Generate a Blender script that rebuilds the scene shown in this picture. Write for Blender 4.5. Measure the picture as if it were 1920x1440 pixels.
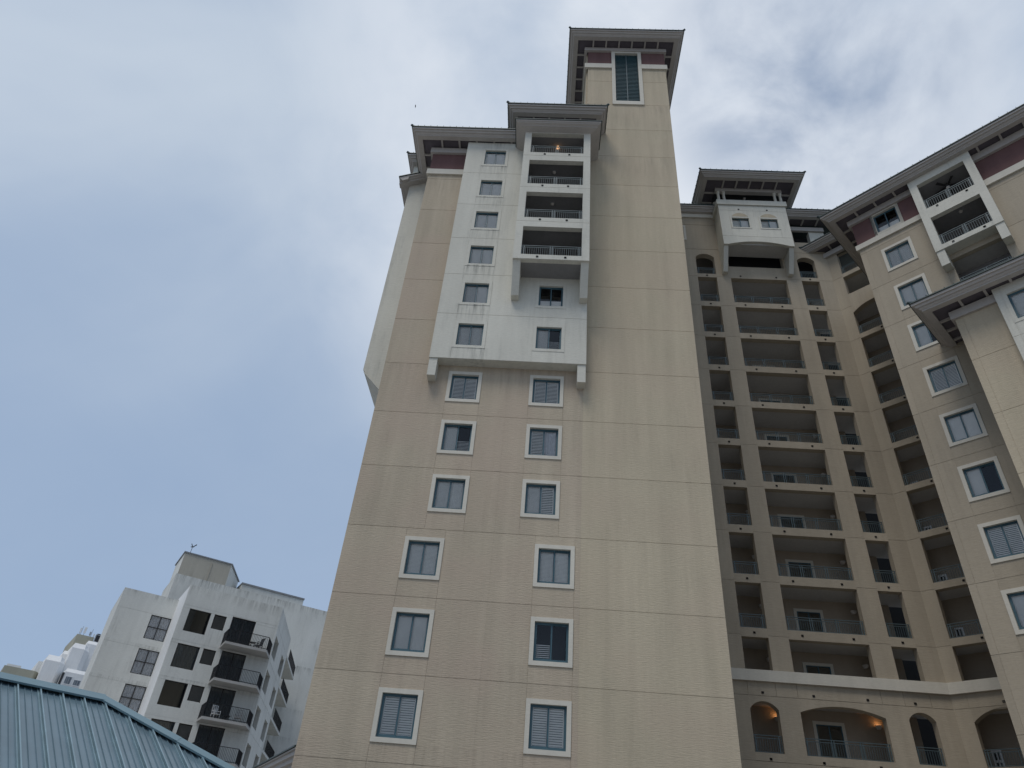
import bpy, math, random
from mathutils import Matrix, Vector
random.seed(7)
sc = bpy.context.scene
R = math.radians
for o in list(bpy.data.objects): bpy.data.objects.remove(o)

# ------------------------------------------------------------ camera
def cam_matrix(pitch, roll, yaw, pos):
    r = Vector((math.cos(yaw), math.sin(yaw), 0)); fh = Vector((-math.sin(yaw), math.cos(yaw), 0)); u = Vector((0, 0, 1))
    f = fh*math.cos(pitch)+u*math.sin(pitch); up = -fh*math.sin(pitch)+u*math.cos(pitch)
    X = r*math.cos(roll)+up*math.sin(roll); Y = -r*math.sin(roll)+up*math.cos(roll); Z = -f
    M = Matrix(((X.x, Y.x, Z.x, pos[0]), (X.y, Y.y, Z.y, pos[1]), (X.z, Y.z, Z.z, pos[2]), (0, 0, 0, 1)))
    return M
cd = bpy.data.cameras.new('camera'); cam = bpy.data.objects.new('camera', cd); sc.collection.objects.link(cam)
cam.matrix_world = cam_matrix(R(36.3727), R(5.1826), R(3.9343), (0, 0, 1.6))
cd.sensor_width = 36; cd.lens = 1302.95/1920*36; cd.clip_start = .05; cd.clip_end = 5000
sc.camera = cam

# ------------------------------------------------------------ sky, sun, exposure
SUN_EL, SUN_AZ = 60, 240          # degrees; azimuth counter-clockwise from +X, where the sun stands
w = bpy.data.worlds.new('World'); sc.world = w; w.use_nodes = True
nt = w.node_tree; nt.nodes.clear()
def N(tree, t, **k):
    n = tree.nodes.new(t)
    for a, b in k.items():
        if a.startswith('i_'):
            n.inputs[a[2:].replace('_', ' ')].default_value = b
        else: setattr(n, a, b)
    return n
def Lk(tree, a, b): tree.links.new(a, b)
out = N(nt, 'ShaderNodeOutputWorld'); bg = N(nt, 'ShaderNodeBackground'); bg.inputs['Strength'].default_value = .1
sky = N(nt, 'ShaderNodeTexSky', sky_type='NISHITA', sun_disc=False, sun_elevation=R(SUN_EL), sun_rotation=R(90-SUN_AZ), altitude=5, air_density=1.0, dust_density=1.6, ozone_density=1.2)
tc = N(nt, 'ShaderNodeTexCoord')
def wnoise(scale, detail, rough, dist, zs, off):
    mp = N(nt, 'ShaderNodeMapping'); mp.inputs['Scale'].default_value = (1, 1, zs); mp.inputs['Location'].default_value = off
    Lk(nt, tc.outputs['Generated'], mp.inputs['Vector'])
    nz = N(nt, 'ShaderNodeTexNoise'); nz.inputs['Scale'].default_value = scale; nz.inputs['Detail'].default_value = detail
    nz.inputs['Roughness'].default_value = rough; nz.inputs['Distortion'].default_value = dist
    Lk(nt, mp.outputs['Vector'], nz.inputs['Vector']); return nz.outputs['Fac']
def wmap(v, a, b, c=0., d=1., interp='SMOOTHSTEP'):
    m = N(nt, 'ShaderNodeMapRange', interpolation_type=interp); Lk(nt, v, m.inputs['Value'])
    for i, x in zip(('From Min', 'From Max', 'To Min', 'To Max'), (a, b, c, d)): m.inputs[i].default_value = x
    return m.outputs['Result']
def wmath(op, a, b):
    m = N(nt, 'ShaderNodeMath', operation=op)
    for i, x in enumerate((a, b)):
        if isinstance(x, (int, float)): m.inputs[i].default_value = x
        else: Lk(nt, x, m.inputs[i])
    return m.outputs[0]
def wmix(f, a, b):
    m = N(nt, 'ShaderNodeMix', data_type='RGBA')
    Lk(nt, f, m.inputs['Factor'])
    for s, x in (('A', a), ('B', b)):
        i = [q for q in m.inputs if q.name == s and q.type == 'RGBA'][0]
        if isinstance(x, tuple): i.default_value = (*x, 1)
        else: Lk(nt, x, i)
    return [q for q in m.outputs if q.type == 'RGBA'][0]
def wblob(d, a, b):                      # smooth cloud mass around a sky direction
    d = Vector(d).normalized()
    m = N(nt, 'ShaderNodeVectorMath', operation='DOT_PRODUCT'); m.inputs[1].default_value = d
    Lk(nt, tc.outputs['Generated'], m.inputs[0]); return wmap(m.outputs['Value'], math.cos(R(a)), math.cos(R(b)))
broad = wnoise(1.1, 5, .5, .6, 1.3, (3.1, 1.7, .4))
fine = wnoise(3.0, 7, .55, .5, 1.6, (.6, 5.2, 2.3))
cover = wmap(wmath('ADD', wmath('MULTIPLY', broad, .65), wmath('MULTIPLY', fine, .35)), .30, .68)
sep = N(nt, 'ShaderNodeSeparateXYZ'); Lk(nt, tc.outputs['Generated'], sep.inputs[0])
high = wmap(sep.outputs['Z'], .35, .92)                                   # the veil thickens overhead
cover = wmath('MULTIPLY', wmath('ADD', wmath('MULTIPLY', cover, .75), .25), wmath('ADD', wmath('MULTIPLY', high, .75), .28))
layer = wmix(cover, (3.0, 4.15, 6.05), (5.9, 6.75, 7.8))                    # thin blue-grey veil to paler cloud
bright = wmath('MULTIPLY', wblob((.14, .55, .80), 36, 4), wmap(wmath('ADD', wmath('MULTIPLY', broad, .4), wmath('MULTIPLY', fine, .6)), .36, .60, .25, 1.))
layer = wmix(bright, layer, (8.4, 8.9, 9.6))
layer = wmix(wmath('MULTIPLY', wblob((-.56, .47, .68), 22, 3), wmap(broad, .36, .6, .15, .75)), layer, (6.6, 7.4, 8.3))
wisp = wnoise(5.5, 7, .55, .25, 1.2, (2.2, .7, 4.1))
darkc = wmath('MULTIPLY', wblob((.30, .455, .84), 13, 0), wmap(wmath('ADD', wmath('MULTIPLY', wisp, .6), wmath('MULTIPLY', fine, .4)), .38, .62))
layer = wmix(darkc, layer, (3.4, 4.25, 5.7))
mixed = wmix(wmath('MULTIPLY', cover, 0.0), layer, layer)
veil = N(nt, 'ShaderNodeMix', data_type='RGBA'); veil.inputs['Factor'].default_value = .86
ii = [q for q in veil.inputs if q.type == 'RGBA']; Lk(nt, sky.outputs['Color'], ii[0]); Lk(nt, mixed, ii[1])
Lk(nt, [q for q in veil.outputs if q.type == 'RGBA'][0], bg.inputs['Color']); Lk(nt, bg.outputs[0], out.inputs[0])
sd = bpy.data.lights.new('sun', 'SUN'); sd.energy = 1.5; sd.angle = R(22); sd.color = (1, .955, .89)
sun = bpy.data.objects.new('sun', sd); sc.collection.objects.link(sun)
sdir = Vector((math.cos(R(SUN_AZ))*math.cos(R(SUN_EL)), math.sin(R(SUN_AZ))*math.cos(R(SUN_EL)), math.sin(R(SUN_EL))))
sun.rotation_euler = sdir.to_track_quat('Z', 'Y').to_euler(); sun.location = sdir*120
sc.view_settings.view_transform = 'Standard'; sc.view_settings.look = 'None'; sc.view_settings.gamma = 1; sc.view_settings.exposure = 0.0
sc.render.engine = 'CYCLES'; sc.cycles.max_bounces = 6; sc.cycles.diffuse_bounces = 4; sc.cycles.glossy_bounces = 3; sc.cycles.transparent_max_bounces = 8

# ------------------------------------------------------------ materials
MT = {}
def base_mat(name):
    m = bpy.data.materials.new(name); m.use_nodes = True; t = m.node_tree
    b = t.nodes['Principled BSDF']; MT[name] = m; return m, t, b
def noise(t, vec, scale, detail=3, rough=.5, mscale=None):
    if mscale:
        mp = N(t, 'ShaderNodeMapping'); mp.inputs['Scale'].default_value = mscale; Lk(t, vec, mp.inputs['Vector']); vec = mp.outputs['Vector']
    n = N(t, 'ShaderNodeTexNoise'); n.inputs['Scale'].default_value = scale; n.inputs['Detail'].default_value = detail; n.inputs['Roughness'].default_value = rough
    Lk(t, vec, n.inputs['Vector']); return n.outputs['Fac']
def mrange(t, v, a, b, c, d):
    m = N(t, 'ShaderNodeMapRange'); Lk(t, v, m.inputs['Value'])
    for i, x in zip(('From Min', 'From Max', 'To Min', 'To Max'), (a, b, c, d)): m.inputs[i].default_value = x
    return m.outputs['Result']
def mmul(t, a, b):
    m = N(t, 'ShaderNodeMath', operation='MULTIPLY')
    for i, x in enumerate((a, b)):
        if isinstance(x, (int, float)): m.inputs[i].default_value = x
        else: Lk(t, x, m.inputs[i])
    return m.outputs[0]
def mixc(t, f, a, b, mode='MIX'):
    m = N(t, 'ShaderNodeMix', data_type='RGBA', blend_type=mode)
    if isinstance(f, (int, float)): m.inputs['Factor'].default_value = f
    else: Lk(t, f, m.inputs['Factor'])
    ins = [q for q in m.inputs if q.type == 'RGBA']
    for i, x in zip(ins, (a, b)):
        if isinstance(x, tuple): i.default_value = (*x, 1)
        else: Lk(t, x, i)
    return [q for q in m.outputs if q.type == 'RGBA'][0]
def val3(t, v):
    c = N(t, 'ShaderNodeCombineColor')
    for i in range(3): Lk(t, v, c.inputs[i])
    return c.outputs[0]
def stucco(name, col, trowel=1., streak=.10, dirt=0., dirtcol=(.16, .16, .14), rough=.92, tint=.05, pink=0., sill=None, tops=()):
    m, t, b = base_mat(name); g = N(t, 'ShaderNodeNewGeometry').outputs['Position']
    big = mrange(t, noise(t, g, .16, 4, .55), .3, .7, 1-.07, 1+.07)
    st = mrange(t, noise(t, g, 1., 4, .6, (1.7, 1.7, .10)), .3, .7, 1-streak, 1+streak*.6)
    oi = N(t, 'ShaderNodeObjectInfo'); rn = mrange(t, oi.outputs['Random'], 0, 1, 1-tint, 1+tint)
    f = mmul(t, mmul(t, big, st), rn)
    fine = mrange(t, noise(t, g, 1., 3, .6, (5, 5, 24)), .3, .7, .95, 1.05)
    c = mixc(t, 1., col, val3(t, mmul(t, f, fine)), 'MULTIPLY')
    if pink:
        c = mixc(t, mmul(t, mrange(t, noise(t, g, .35, 3), .4, .65, 0, 1), pink), c, (col[0]*.98, col[1]*.92, col[2]*.95))
    if dirt:
        dn = mrange(t, noise(t, g, 1., 6, .65, (.9, .9, .30)), .50, .68, 0, dirt)
        d2 = mrange(t, noise(t, g, 1., 5, .6, (7, 7, .55)), .45, .70, .15, 1)
        c = mixc(t, mmul(t, dn, d2), c, dirtcol)
    for zt, fd, am in tops:                    # grime run down from the ledge at height zt
        sp = N(t, 'ShaderNodeSeparateXYZ'); Lk(t, g, sp.inputs[0])
        mk = mmul(t, mrange(t, sp.outputs['Z'], zt-fd, zt, 0, 1), mrange(t, sp.outputs['Z'], zt, zt+.05, 1, 0))
        sr = mmul(t, mrange(t, noise(t, g, 1., 5, .65, (4.5, 4.5, .35)), .42, .68, 0, 1), mrange(t, noise(t, g, .6, 3, .5), .38, .6, .35, 1))
        c = mixc(t, mmul(t, mmul(t, mk, sr), am), c, dirtcol)
    if sill:                                   # dirt washed down from each sill: (sill height, storey, x from, x to)
        sp = N(t, 'ShaderNodeSeparateXYZ'); Lk(t, g, sp.inputs[0])
        q = N(t, 'ShaderNodeMath', operation='FRACT'); Lk(t, mrange(t, sp.outputs['Z'], sill[0], sill[0]+sill[1], 0, 1), q.inputs[0])
        q.inputs[0].default_value = 0; mr = [l for l in t.links if l.to_node == q][0].from_node; mr.clamp = False
        dn = mrange(t, q.outputs[0], .50, 1., 0, 1)
        xm = mmul(t, mrange(t, sp.outputs['X'], sill[2]-.2, sill[2]+.1, 0, 1), mrange(t, sp.outputs['X'], sill[3]-.1, sill[3]+.2, 1, 0))
        st2 = mmul(t, mrange(t, noise(t, g, 1., 5, .6, (6, 6, .5)), .44, .66, 0, 1), mrange(t, noise(t, g, .8, 3, .5), .4, .6, .3, 1))
        c = mixc(t, mmul(t, mmul(t, dn, xm), mmul(t, st2, .95)), c, dirtcol)
    Lk(t, c, b.inputs['Base Color']); b.inputs['Roughness'].default_value = rough; b.inputs['Specular IOR Level'].default_value = .25
    if trowel:
        a1 = noise(t, g, 1., 4, .6, (3.2, 3.2, 26)); a2 = noise(t, g, 60, 2, .5)
        ad = N(t, 'ShaderNodeMath', operation='MULTIPLY_ADD'); Lk(t, a2, ad.inputs[0]); ad.inputs[1].default_value = .25; Lk(t, a1, ad.inputs[2])
        bp = N(t, 'ShaderNodeBump'); bp.inputs['Strength'].default_value = .55*trowel; bp.inputs['Distance'].default_value = .03
        Lk(t, ad.outputs[0], bp.inputs['Height']); Lk(t, bp.outputs[0], b.inputs['Normal'])
    return m
def plain(name, col, rough=.6, var=.06, metal=0., spec=.4, vs=1.5, bump=0.):
    m, t, b = base_mat(name); g = N(t, 'ShaderNodeNewGeometry').outputs['Position']
    f = mrange(t, noise(t, g, vs, 4, .6), .3, .7, 1-var, 1+var)
    Lk(t, mixc(t, 1., col, val3(t, f), 'MULTIPLY'), b.inputs['Base Color'])
    b.inputs['Roughness'].default_value = rough; b.inputs['Metallic'].default_value = metal; b.inputs['Specular IOR Level'].default_value = spec
    if bump:
        bp = N(t, 'ShaderNodeBump'); bp.inputs['Strength'].default_value = bump; bp.inputs['Distance'].default_value = .02
        Lk(t, noise(t, g, 12, 4), bp.inputs['Height']); Lk(t, bp.outputs[0], b.inputs['Normal'])
    return m
def glassy(name, ior=1.6, tint=(.93, .95, .95), rough=.01):
    m, t, b = base_mat(name); t.nodes.remove(b); o = t.nodes['Material Output']
    tr = N(t, 'ShaderNodeBsdfTransparent'); tr.inputs[0].default_value = (*tint, 1)
    gl = N(t, 'ShaderNodeBsdfGlossy'); gl.inputs['Roughness'].default_value = rough; gl.inputs['Color'].default_value = (.95, .97, 1, 1)
    fr = N(t, 'ShaderNodeFresnel'); fr.inputs['IOR'].default_value = ior
    mx = N(t, 'ShaderNodeMixShader'); Lk(t, fr.outputs[0], mx.inputs[0]); Lk(t, tr.outputs[0], mx.inputs[1]); Lk(t, gl.outputs[0], mx.inputs[2]); Lk(t, mx.outputs[0], o.inputs[0])
    g = N(t, 'ShaderNodeNewGeometry').outputs['Position']
    bp = N(t, 'ShaderNodeBump'); bp.inputs['Strength'].default_value = .015; bp.inputs['Distance'].default_value = .02
    Lk(t, noise(t, g, 1.2, 2), bp.inputs['Height']); Lk(t, bp.outputs[0], gl.inputs['Normal'])
    return m
def emit(name, col, s):
    m, t, b = base_mat(name); b.inputs['Base Color'].default_value = (*col, 1)
    b.inputs['Emission Color'].default_value = (*col, 1); b.inputs['Emission Strength'].default_value = s; return m
stucco('beige', (.445, .378, .285), trowel=1.25, streak=.10, pink=.6, dirt=.30, dirtcol=(.26, .215, .165), tint=.03, tops=((23.1, 2.4, .6), (38.5, 3., .6), (8.8, 1.2, .35), (5.75, 2., .5)))
stucco('tan', (.46, .395, .288), trowel=1.0, streak=.10, pink=.35, dirt=.30, dirtcol=(.27, .23, .175), tint=.025, tops=((51.8, 3., .5), (47.0, 3.5, .55), (41, 5, .4)))
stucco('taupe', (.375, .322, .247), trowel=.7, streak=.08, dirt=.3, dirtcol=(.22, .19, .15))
stucco('bay_stucco', (.57, .55, .48), trowel=.8, streak=.06, dirt=.35, dirtcol=(.22, .22, .195), tint=.02, sill=(38.75, 2.985, -5.1, -3.4))
stucco('white_stucco', (.57, .55, .48), trowel=.8, streak=.06, dirt=.45, dirtcol=(.25, .255, .235), tint=.025)
stucco('trim', (.57, .535, .46), trowel=.15, streak=.05, dirt=.3, dirtcol=(.35, .35, .30), tint=.02)
stucco('cornice', (.42, .39, .36), trowel=.1, streak=.05, tint=.01)
stucco('maroon', (.15, .084, .08), trowel=.4, streak=.12)
stucco('soffit', (.46, .445, .42), trowel=.1, streak=.03)
stucco('lbwhite', (.62, .62, .58), trowel=.35, streak=.05, dirt=.45, dirtcol=(.20, .20, .18), tint=.01, tops=((21.71, 1.0, 1.), (28.65, 1.3, 1.), (17.1, .9, .5), (14.17, .9, .5)))
stucco('lbbeige', (.41, .385, .325), trowel=.3, streak=.05, dirt=.35, tint=.01)
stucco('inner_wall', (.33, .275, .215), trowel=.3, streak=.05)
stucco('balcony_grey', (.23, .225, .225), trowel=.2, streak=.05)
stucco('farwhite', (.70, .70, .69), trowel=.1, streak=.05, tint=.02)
stucco('farbeige', (.36, .35, .28), trowel=.1, streak=.05, tint=.02)
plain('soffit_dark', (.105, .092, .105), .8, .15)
plain('teal', (.05, .105, .13), .45, .08)
plain('rail', (.08, .11, .118), .45, .1)
plain('louver', (.045, .10, .115), .4, .1)
plain('roof_green', (.045, .065, .062), .5, .2)
plain('blue_metal', (.115, .172, .205), .32, .14, 0, .55, .7)
plain('blue_cap', (.135, .215, .25), .40, .05, 0, .5)
plain('blue_seam', (.19, .275, .31), .35, .12)  # paler than the roof panels: highlight along the seams put into the colour
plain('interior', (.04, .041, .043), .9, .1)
plain('dark', (.012, .012, .012), .8, 0)
plain('blind', (.86, .83, .77), .6, .03)
plain('shade', (.68, .65, .60), .8, .05)
plain('curtain', (.68, .67, .67), .9, .12, 0, .2, 6)
plain('bronze', (.03, .028, .028), .5, .1)
plain('black_rail', (.018, .018, .02), .5, .1)
plain('concrete', (.38, .37, .35), .95, .12, 0, .2, .6, .4)
plain('cap_grey', (.23, .24, .25), .6, .1)
plain('white_metal', (.65, .66, .66), .5, .05)
plain('grey_metal', (.30, .32, .34), .5, .1)
plain('feather', (.04, .042, .045), .9, .1)
plain('lamp_white', (.6, .56, .52), .5, 0)
plain('asphalt', (.30, .29, .275), .95, .15, 0, .2, .3)
plain('bark', (.12, .09, .07), .9, .2)
glassy('glass', 1.45, (.98, .99, .99)); glassy('glass_dark', 2.0, (.5, .53, .54), .02); glassy('glass_screen', 1.45, (.5, .5, .5), .2)
emit('lamp_warm', (1., .55, .22), 3.0); emit('lamp_glow', (1., .55, .25), 1.6)

# ------------------------------------------------------------ mesh helpers
class MB:
    def __init__(s): s.v = []; s.f = []
    def box(s, x0, x1, y0, y1, z0, z1):
        n = len(s.v); s.v += [(x0, y0, z0), (x1, y0, z0), (x1, y1, z0), (x0, y1, z0), (x0, y0, z1), (x1, y0, z1), (x1, y1, z1), (x0, y1, z1)]
        s.f += [tuple(n+i for i in q) for q in ((0, 3, 2, 1), (4, 5, 6, 7), (0, 1, 5, 4), (1, 2, 6, 5), (2, 3, 7, 6), (3, 0, 4, 7))]; return s
    def quad(s, *p):
        n = len(s.v); s.v += list(p); s.f.append(tuple(range(n, n+len(p)))); return s
    def ext(s, a, b):                       # two rings of equal length joined, capped
        n = len(s.v); k = len(a); s.v += list(a)+list(b)
        s.f.append(tuple(range(n+k-1, n-1, -1))); s.f.append(tuple(range(n+k, n+2*k)))
        for i in range(k): j = (i+1) % k; s.f.append((n+i, n+j, n+k+j, n+k+i))
        return s
    def xz(s, poly, y0, y1): return s.ext([(x, y1, z) for x, z in poly], [(x, y0, z) for x, z in poly])
    def xy(s, poly, z0, z1): return s.ext([(x, y, z0) for x, y in poly], [(x, y, z1) for x, y in poly])
    def bar(s, a, b, t, u=None):            # square bar between two points
        a, b = Vector(a), Vector(b); d = (b-a).normalized(); q = Vector((0, 0, 1)) if abs(d.z) < .9 else Vector((0, 1, 0))
        e = d.cross(q).normalized()*t/2; g = d.cross(e).normalized()*((u or t)/2)
        return s.ext([tuple(a+x) for x in (e+g, e-g, -e-g, -e+g)], [tuple(b+x) for x in (e+g, e-g, -e-g, -e+g)])
    def lathe(s, prof, cx=0, cy=0, k=12):   # prof [(r,z)]
        n = len(s.v)
        for r, z in prof:
            for i in range(k): a = 2*math.pi*i/k; s.v.append((cx+r*math.cos(a), cy+r*math.sin(a), z))
        for j in range(len(prof)-1):
            for i in range(k): i2 = (i+1) % k; s.f.append((n+j*k+i, n+j*k+i2, n+(j+1)*k+i2, n+(j+1)*k+i))
        s.f.append(tuple(n+i for i in range(k-1, -1, -1))); s.f.append(tuple(n+(len(prof)-1)*k+i for i in range(k))); return s
    def mesh(s, name, mat, smooth=False):
        m = bpy.data.meshes.new(name); m.from_pydata(s.v, [], s.f); m.materials.append(MT[mat])
        if smooth: m.polygons.foreach_set('use_smooth', [True]*len(m.polygons))
        m.update(); return m
WM = {}
def put(name, me, parent=None, M=None):
    o = bpy.data.objects.new(name, me); sc.collection.objects.link(o); M = M or Matrix()
    if parent is not None: o.parent = parent; o.matrix_basis = WM[parent.name].inverted() @ M
    else: o.matrix_basis = M
    WM[o.name] = M; return o
def tag(o, label, cat, group=None):
    o['label'] = label; o['category'] = cat
    if group: o['group'] = group
    return o
def thing(name, label, cat, loc=(0, 0, 0), rz=0, group=None):
    return tag(put(name, None, None, Matrix.Translation(loc) @ Matrix.Rotation(rz, 4, 'Z')), label, cat, group)
def struct(o): o['kind'] = 'structure'; return o
def FR(deg): return Matrix.Rotation(R(deg), 4, 'Z')
F0, FW, FL = FR(0), FR(-45), FR(34)
cache = {}
def cm(key, fn):
    if key not in cache: cache[key] = fn()
    return cache[key]
def part(name, mb, mat, parent, M=F0, smooth=False): return put(name, mb.mesh(name, mat, smooth), parent, M)
def cube(mat): return cm(('cube', mat), lambda: MB().box(0, 1, 0, 1, 0, 1).mesh('panel', mat))
def pbox(name, mat, parent, M, x0, x1, y0, y1, z0, z1):
    return put(name, cube(mat), parent, M @ Matrix.Translation((x0, y0, z0)) @ Matrix.Diagonal((x1-x0, y1-y0, z1-z0, 1)))
def subtract(r, holes):
    rs = [r]
    for hx0, hx1, hz0, hz1 in holes:
        nx = []
        for x0, x1, z0, z1 in rs:
            if hx1 <= x0+1e-6 or hx0 >= x1-1e-6 or hz1 <= z0+1e-6 or hz0 >= z1-1e-6: nx.append((x0, x1, z0, z1)); continue
            if z0 < hz0: nx.append((x0, x1, z0, hz0))
            if hz1 < z1: nx.append((x0, x1, hz1, z1))
            a, b = max(z0, hz0), min(z1, hz1)
            if x0 < hx0: nx.append((x0, hx0, a, b))
            if hx1 < x1: nx.append((hx1, x1, a, b))
        rs = nx
    return [q for q in rs if q[1]-q[0] > .03 and q[3]-q[2] > .03]
GAP, PROUD = .011, .015; VG = .006
def wall(parent, M, y0, xs, zs, holes, mat, thick=.3, zmin=2.0, name='wall', colz=None):
    """backing slab with openings; stucco panels with open joints stand proud of it. colz: joints per z band"""
    mb = MB()
    for x0, x1, z0, z1 in subtract((xs[0], xs[-1], zs[0], zs[-1]), holes): mb.box(x0, x1, y0+PROUD, y0+thick, z0, z1)
    wl = part(name, mb, mat, parent, M)
    for i in range(len(zs)-1):
        X = colz(zs[i]) if colz else xs
        if zs[i+1] <= zmin: continue
        for j in range(len(X)-1):
            c = (X[j], X[j+1], zs[i], zs[i+1])
            for x0, x1, z0, z1 in subtract(c, holes):
                a = x0+(VG if x0 == c[0] and j > 0 else 0); b = x1-(VG if x1 == c[1] and j < len(X)-2 else 0)
                d = z0+(GAP if z0 == c[2] else 0); e = z1-(GAP if z1 == c[3] else 0)
                pbox('panel', mat, wl, M, a, b, y0, y0+PROUD+.006, d, e)
    return wl

# ---- window unit (origin: middle of the sill on the wall face, -y is outside)
WW, WH, SW = 1.36, 1.52, .165
def ring(mb, x0, x1, z0, z1, t, y0, y1, tb=None):
    tb = t if tb is None else tb
    mb.box(x0, x1, y0, y1, z0, z0+tb); mb.box(x0, x1, y0, y1, z1-t, z1); mb.box(x0, x0+t, y0, y1, z0+tb, z1-t); mb.box(x1-t, x1, y0, y1, z0+tb, z1-t); return mb
def win_meshes(mat, proud, w=WW, h=WH):
    def sur(): return ring(MB(), -w/2-SW, w/2+SW, -SW, h+SW, SW+.005, -proud, .17).mesh('window', mat)
    def frm():
        mb = MB(); ring(mb, -w/2-.002, w/2+.002, -.002, h+.002, .055, .10, .185, .085)
        ring(mb, -w/2+.05, .035, .08, h-.05, .05, .108, .135); ring(mb, -.035, w/2-.05, .08, h-.05, .045, .145, .172)
        return mb.mesh('window_frame', 'teal')
    return cm(('sur', mat, proud, w, h), sur), cm(('frm', w, h), frm)
def pane_mesh(w, h, mat): return cm(('pane', w, h, mat), lambda: MB().quad((0, 0, 0), (w, 0, 0), (w, 0, h), (0, 0, h)).mesh('pane', mat))
def blind_mesh(w, h, style):
    def f():
        mb = MB(); mat = 'blind'
        if style == 'shutter':
            n = 15; p = (h-.1)/n; ring(mb, 0, w, 0, h, .045, 0, .025)
            for i in range(n):
                z = .05+p*(i+.5); a = (.018, .036)
                mb.quad((.045, .012-a[0], z-a[1]), (w-.045, .012-a[0], z-a[1]), (w-.045, .012+a[0], z+a[1]), (.045, .012+a[0], z+a[1]))
        elif style == 'blind':
            n = 24; p = h/n
            for i in range(n): z = p*i; mb.quad((0, 0, z), (w, 0, z), (w, .02, z+p*1.05), (0, .02, z+p*1.05))
        elif style == 'half': mb.box(0, w, 0, .01, 0, h*.33); mat = 'shade'
        elif style == 'low':
            n = 8; p = h*.45/n
            for i in range(n): mb.quad((0, 0, p*i), (w, 0, p*i), (w, .03, p*i+p*.6), (0, .03, p*i+p*.6))
        elif style == 'shade': mb.box(0, w, 0, .01, 0, h); mat = 'shade'
        elif style == 'curtain':
            n = 28; pr = [(w*i/n, .03*math.sin(i*1.9)+.012*math.sin(i*.7)) for i in range(n+1)]
            for (xa, ya), (xb, yb) in zip(pr, pr[1:]): mb.quad((xa, ya, 0), (xb, yb, 0), (xb, yb, h), (xa, ya, h))
            mat = 'curtain'
        return mb.mesh('blind', mat)
    return cm(('bl', w, h, style), f)
def window(parent, M, x, y, z, mat='trim', proud=.045, styles=('blind', 'blind'), w=WW, h=WH):
    T = M @ Matrix.Translation((x, y, z)); s, f = win_meshes(mat, proud, w, h)
    o = put('window', s, parent, T); put('window_frame', f, o, T)
    pw = w/2-.12; ph = h-.21
    put('pane', pane_mesh(pw, ph, 'glass'), o, T @ Matrix.Translation((-w/2+.098, .122, .128)))
    put('pane', pane_mesh(pw, ph, 'glass'), o, T @ Matrix.Translation((.008, .158, .125)))
    for sx, st in zip((-w/2+.09, .01), styles):
        if st: put('blind', blind_mesh(w/2-.1, h-.18, st), o, T @ Matrix.Translation((sx, .20, .11)))
    return o
def whole(x, z, w=WW, h=WH): return (x-w/2, x+w/2, z, z+h)

# ---- railing (x along, origin at left foot)
def railing_mesh(w, h=.82, mid=None, mat='rail'):
    w = round(w, 2)
    def f():
        mb = MB(); mb.box(0, w, -.028, .028, h-.035, h); mb.box(0, w, -.015, .015, h-.15, h-.12); mb.box(0, w, -.015, .015, .07, .10)
        nseg = mid or max(1, round(w/1.55)); xs = [w*i/nseg for i in range(nseg+1)]
        for i, x in enumerate(xs):
            for dx in ((.03, .15) if i == 0 else (-.03, -.15) if i == nseg else (-.06, .06)): mb.box(x+dx-.02, x+dx+.02, -.02, .02, 0, h-.035)
        n = int(w/.115)
        for i in range(1, n): x = w*i/n; mb.box(x-.0085, x+.0085, -.0085, .0085, .10, h-.15)
        return mb.mesh('railing', mat)
    return cm(('rail', w, h, mid, mat), f)
def railing(parent, M, x0, x1, y, z, h=.82, mid=None):
    return put('railing', railing_mesh(x1-x0, h, mid), parent, M @ Matrix.Translation((x0, y, z)))
def drain(parent, M, x, y, z):
    me = cm('drain', lambda: ring(MB(), -.06, .06, -.05, .05, .014, -.03, .05).box(-.047, .047, .0, .05, -.037, .037).mesh('drain_spout', 'dark'))
    return put('drain_spout', me, parent, M @ Matrix.Translation((x, y, z)))

# ---- eaves: path runs with the outside on its right hand (frame coordinates)
def offs(path, o):
    res = []
    n = len(path)
    for i, P in enumerate(path):
        ns = []
        for a, b in ((i-1, i), (i, i+1)):
            if a >= 0 and b < n:
                d = (Vector(path[b])-Vector(path[a])).normalized(); ns.append(Vector((d.y, -d.x)))
        m = ns[0] if len(ns) == 1 else (ns[0]+ns[1])/(1+ns[0].dot(ns[1]))
        res.append((P[0]+m.x*o, P[1]+m.y*o))
    return res
def sweep(mb, path, prof, z):
    rings = [[(x, y, z+dz) for (x, y) in [offs(path, o)[i]]for _ in (0,)] for i in range(len(path)) for o, dz in prof]
    pts = [offs(path, o) for o, _ in prof]; n = len(mb.v); k = len(prof)
    for i in range(len(path)):
        for j in range(k): mb.v.append((*pts[j][i], z+prof[j][1]))
    for i in range(len(path)-1):
        for j in range(k): j2 = (j+1) % k; mb.f.append((n+i*k+j, n+(i+1)*k+j, n+(i+1)*k+j2, n+i*k+j2))
    mb.f.append(tuple(n+j for j in range(k))); mb.f.append(tuple(n+(len(path)-1)*k+j for j in range(k-1, -1, -1))); return mb
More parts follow.
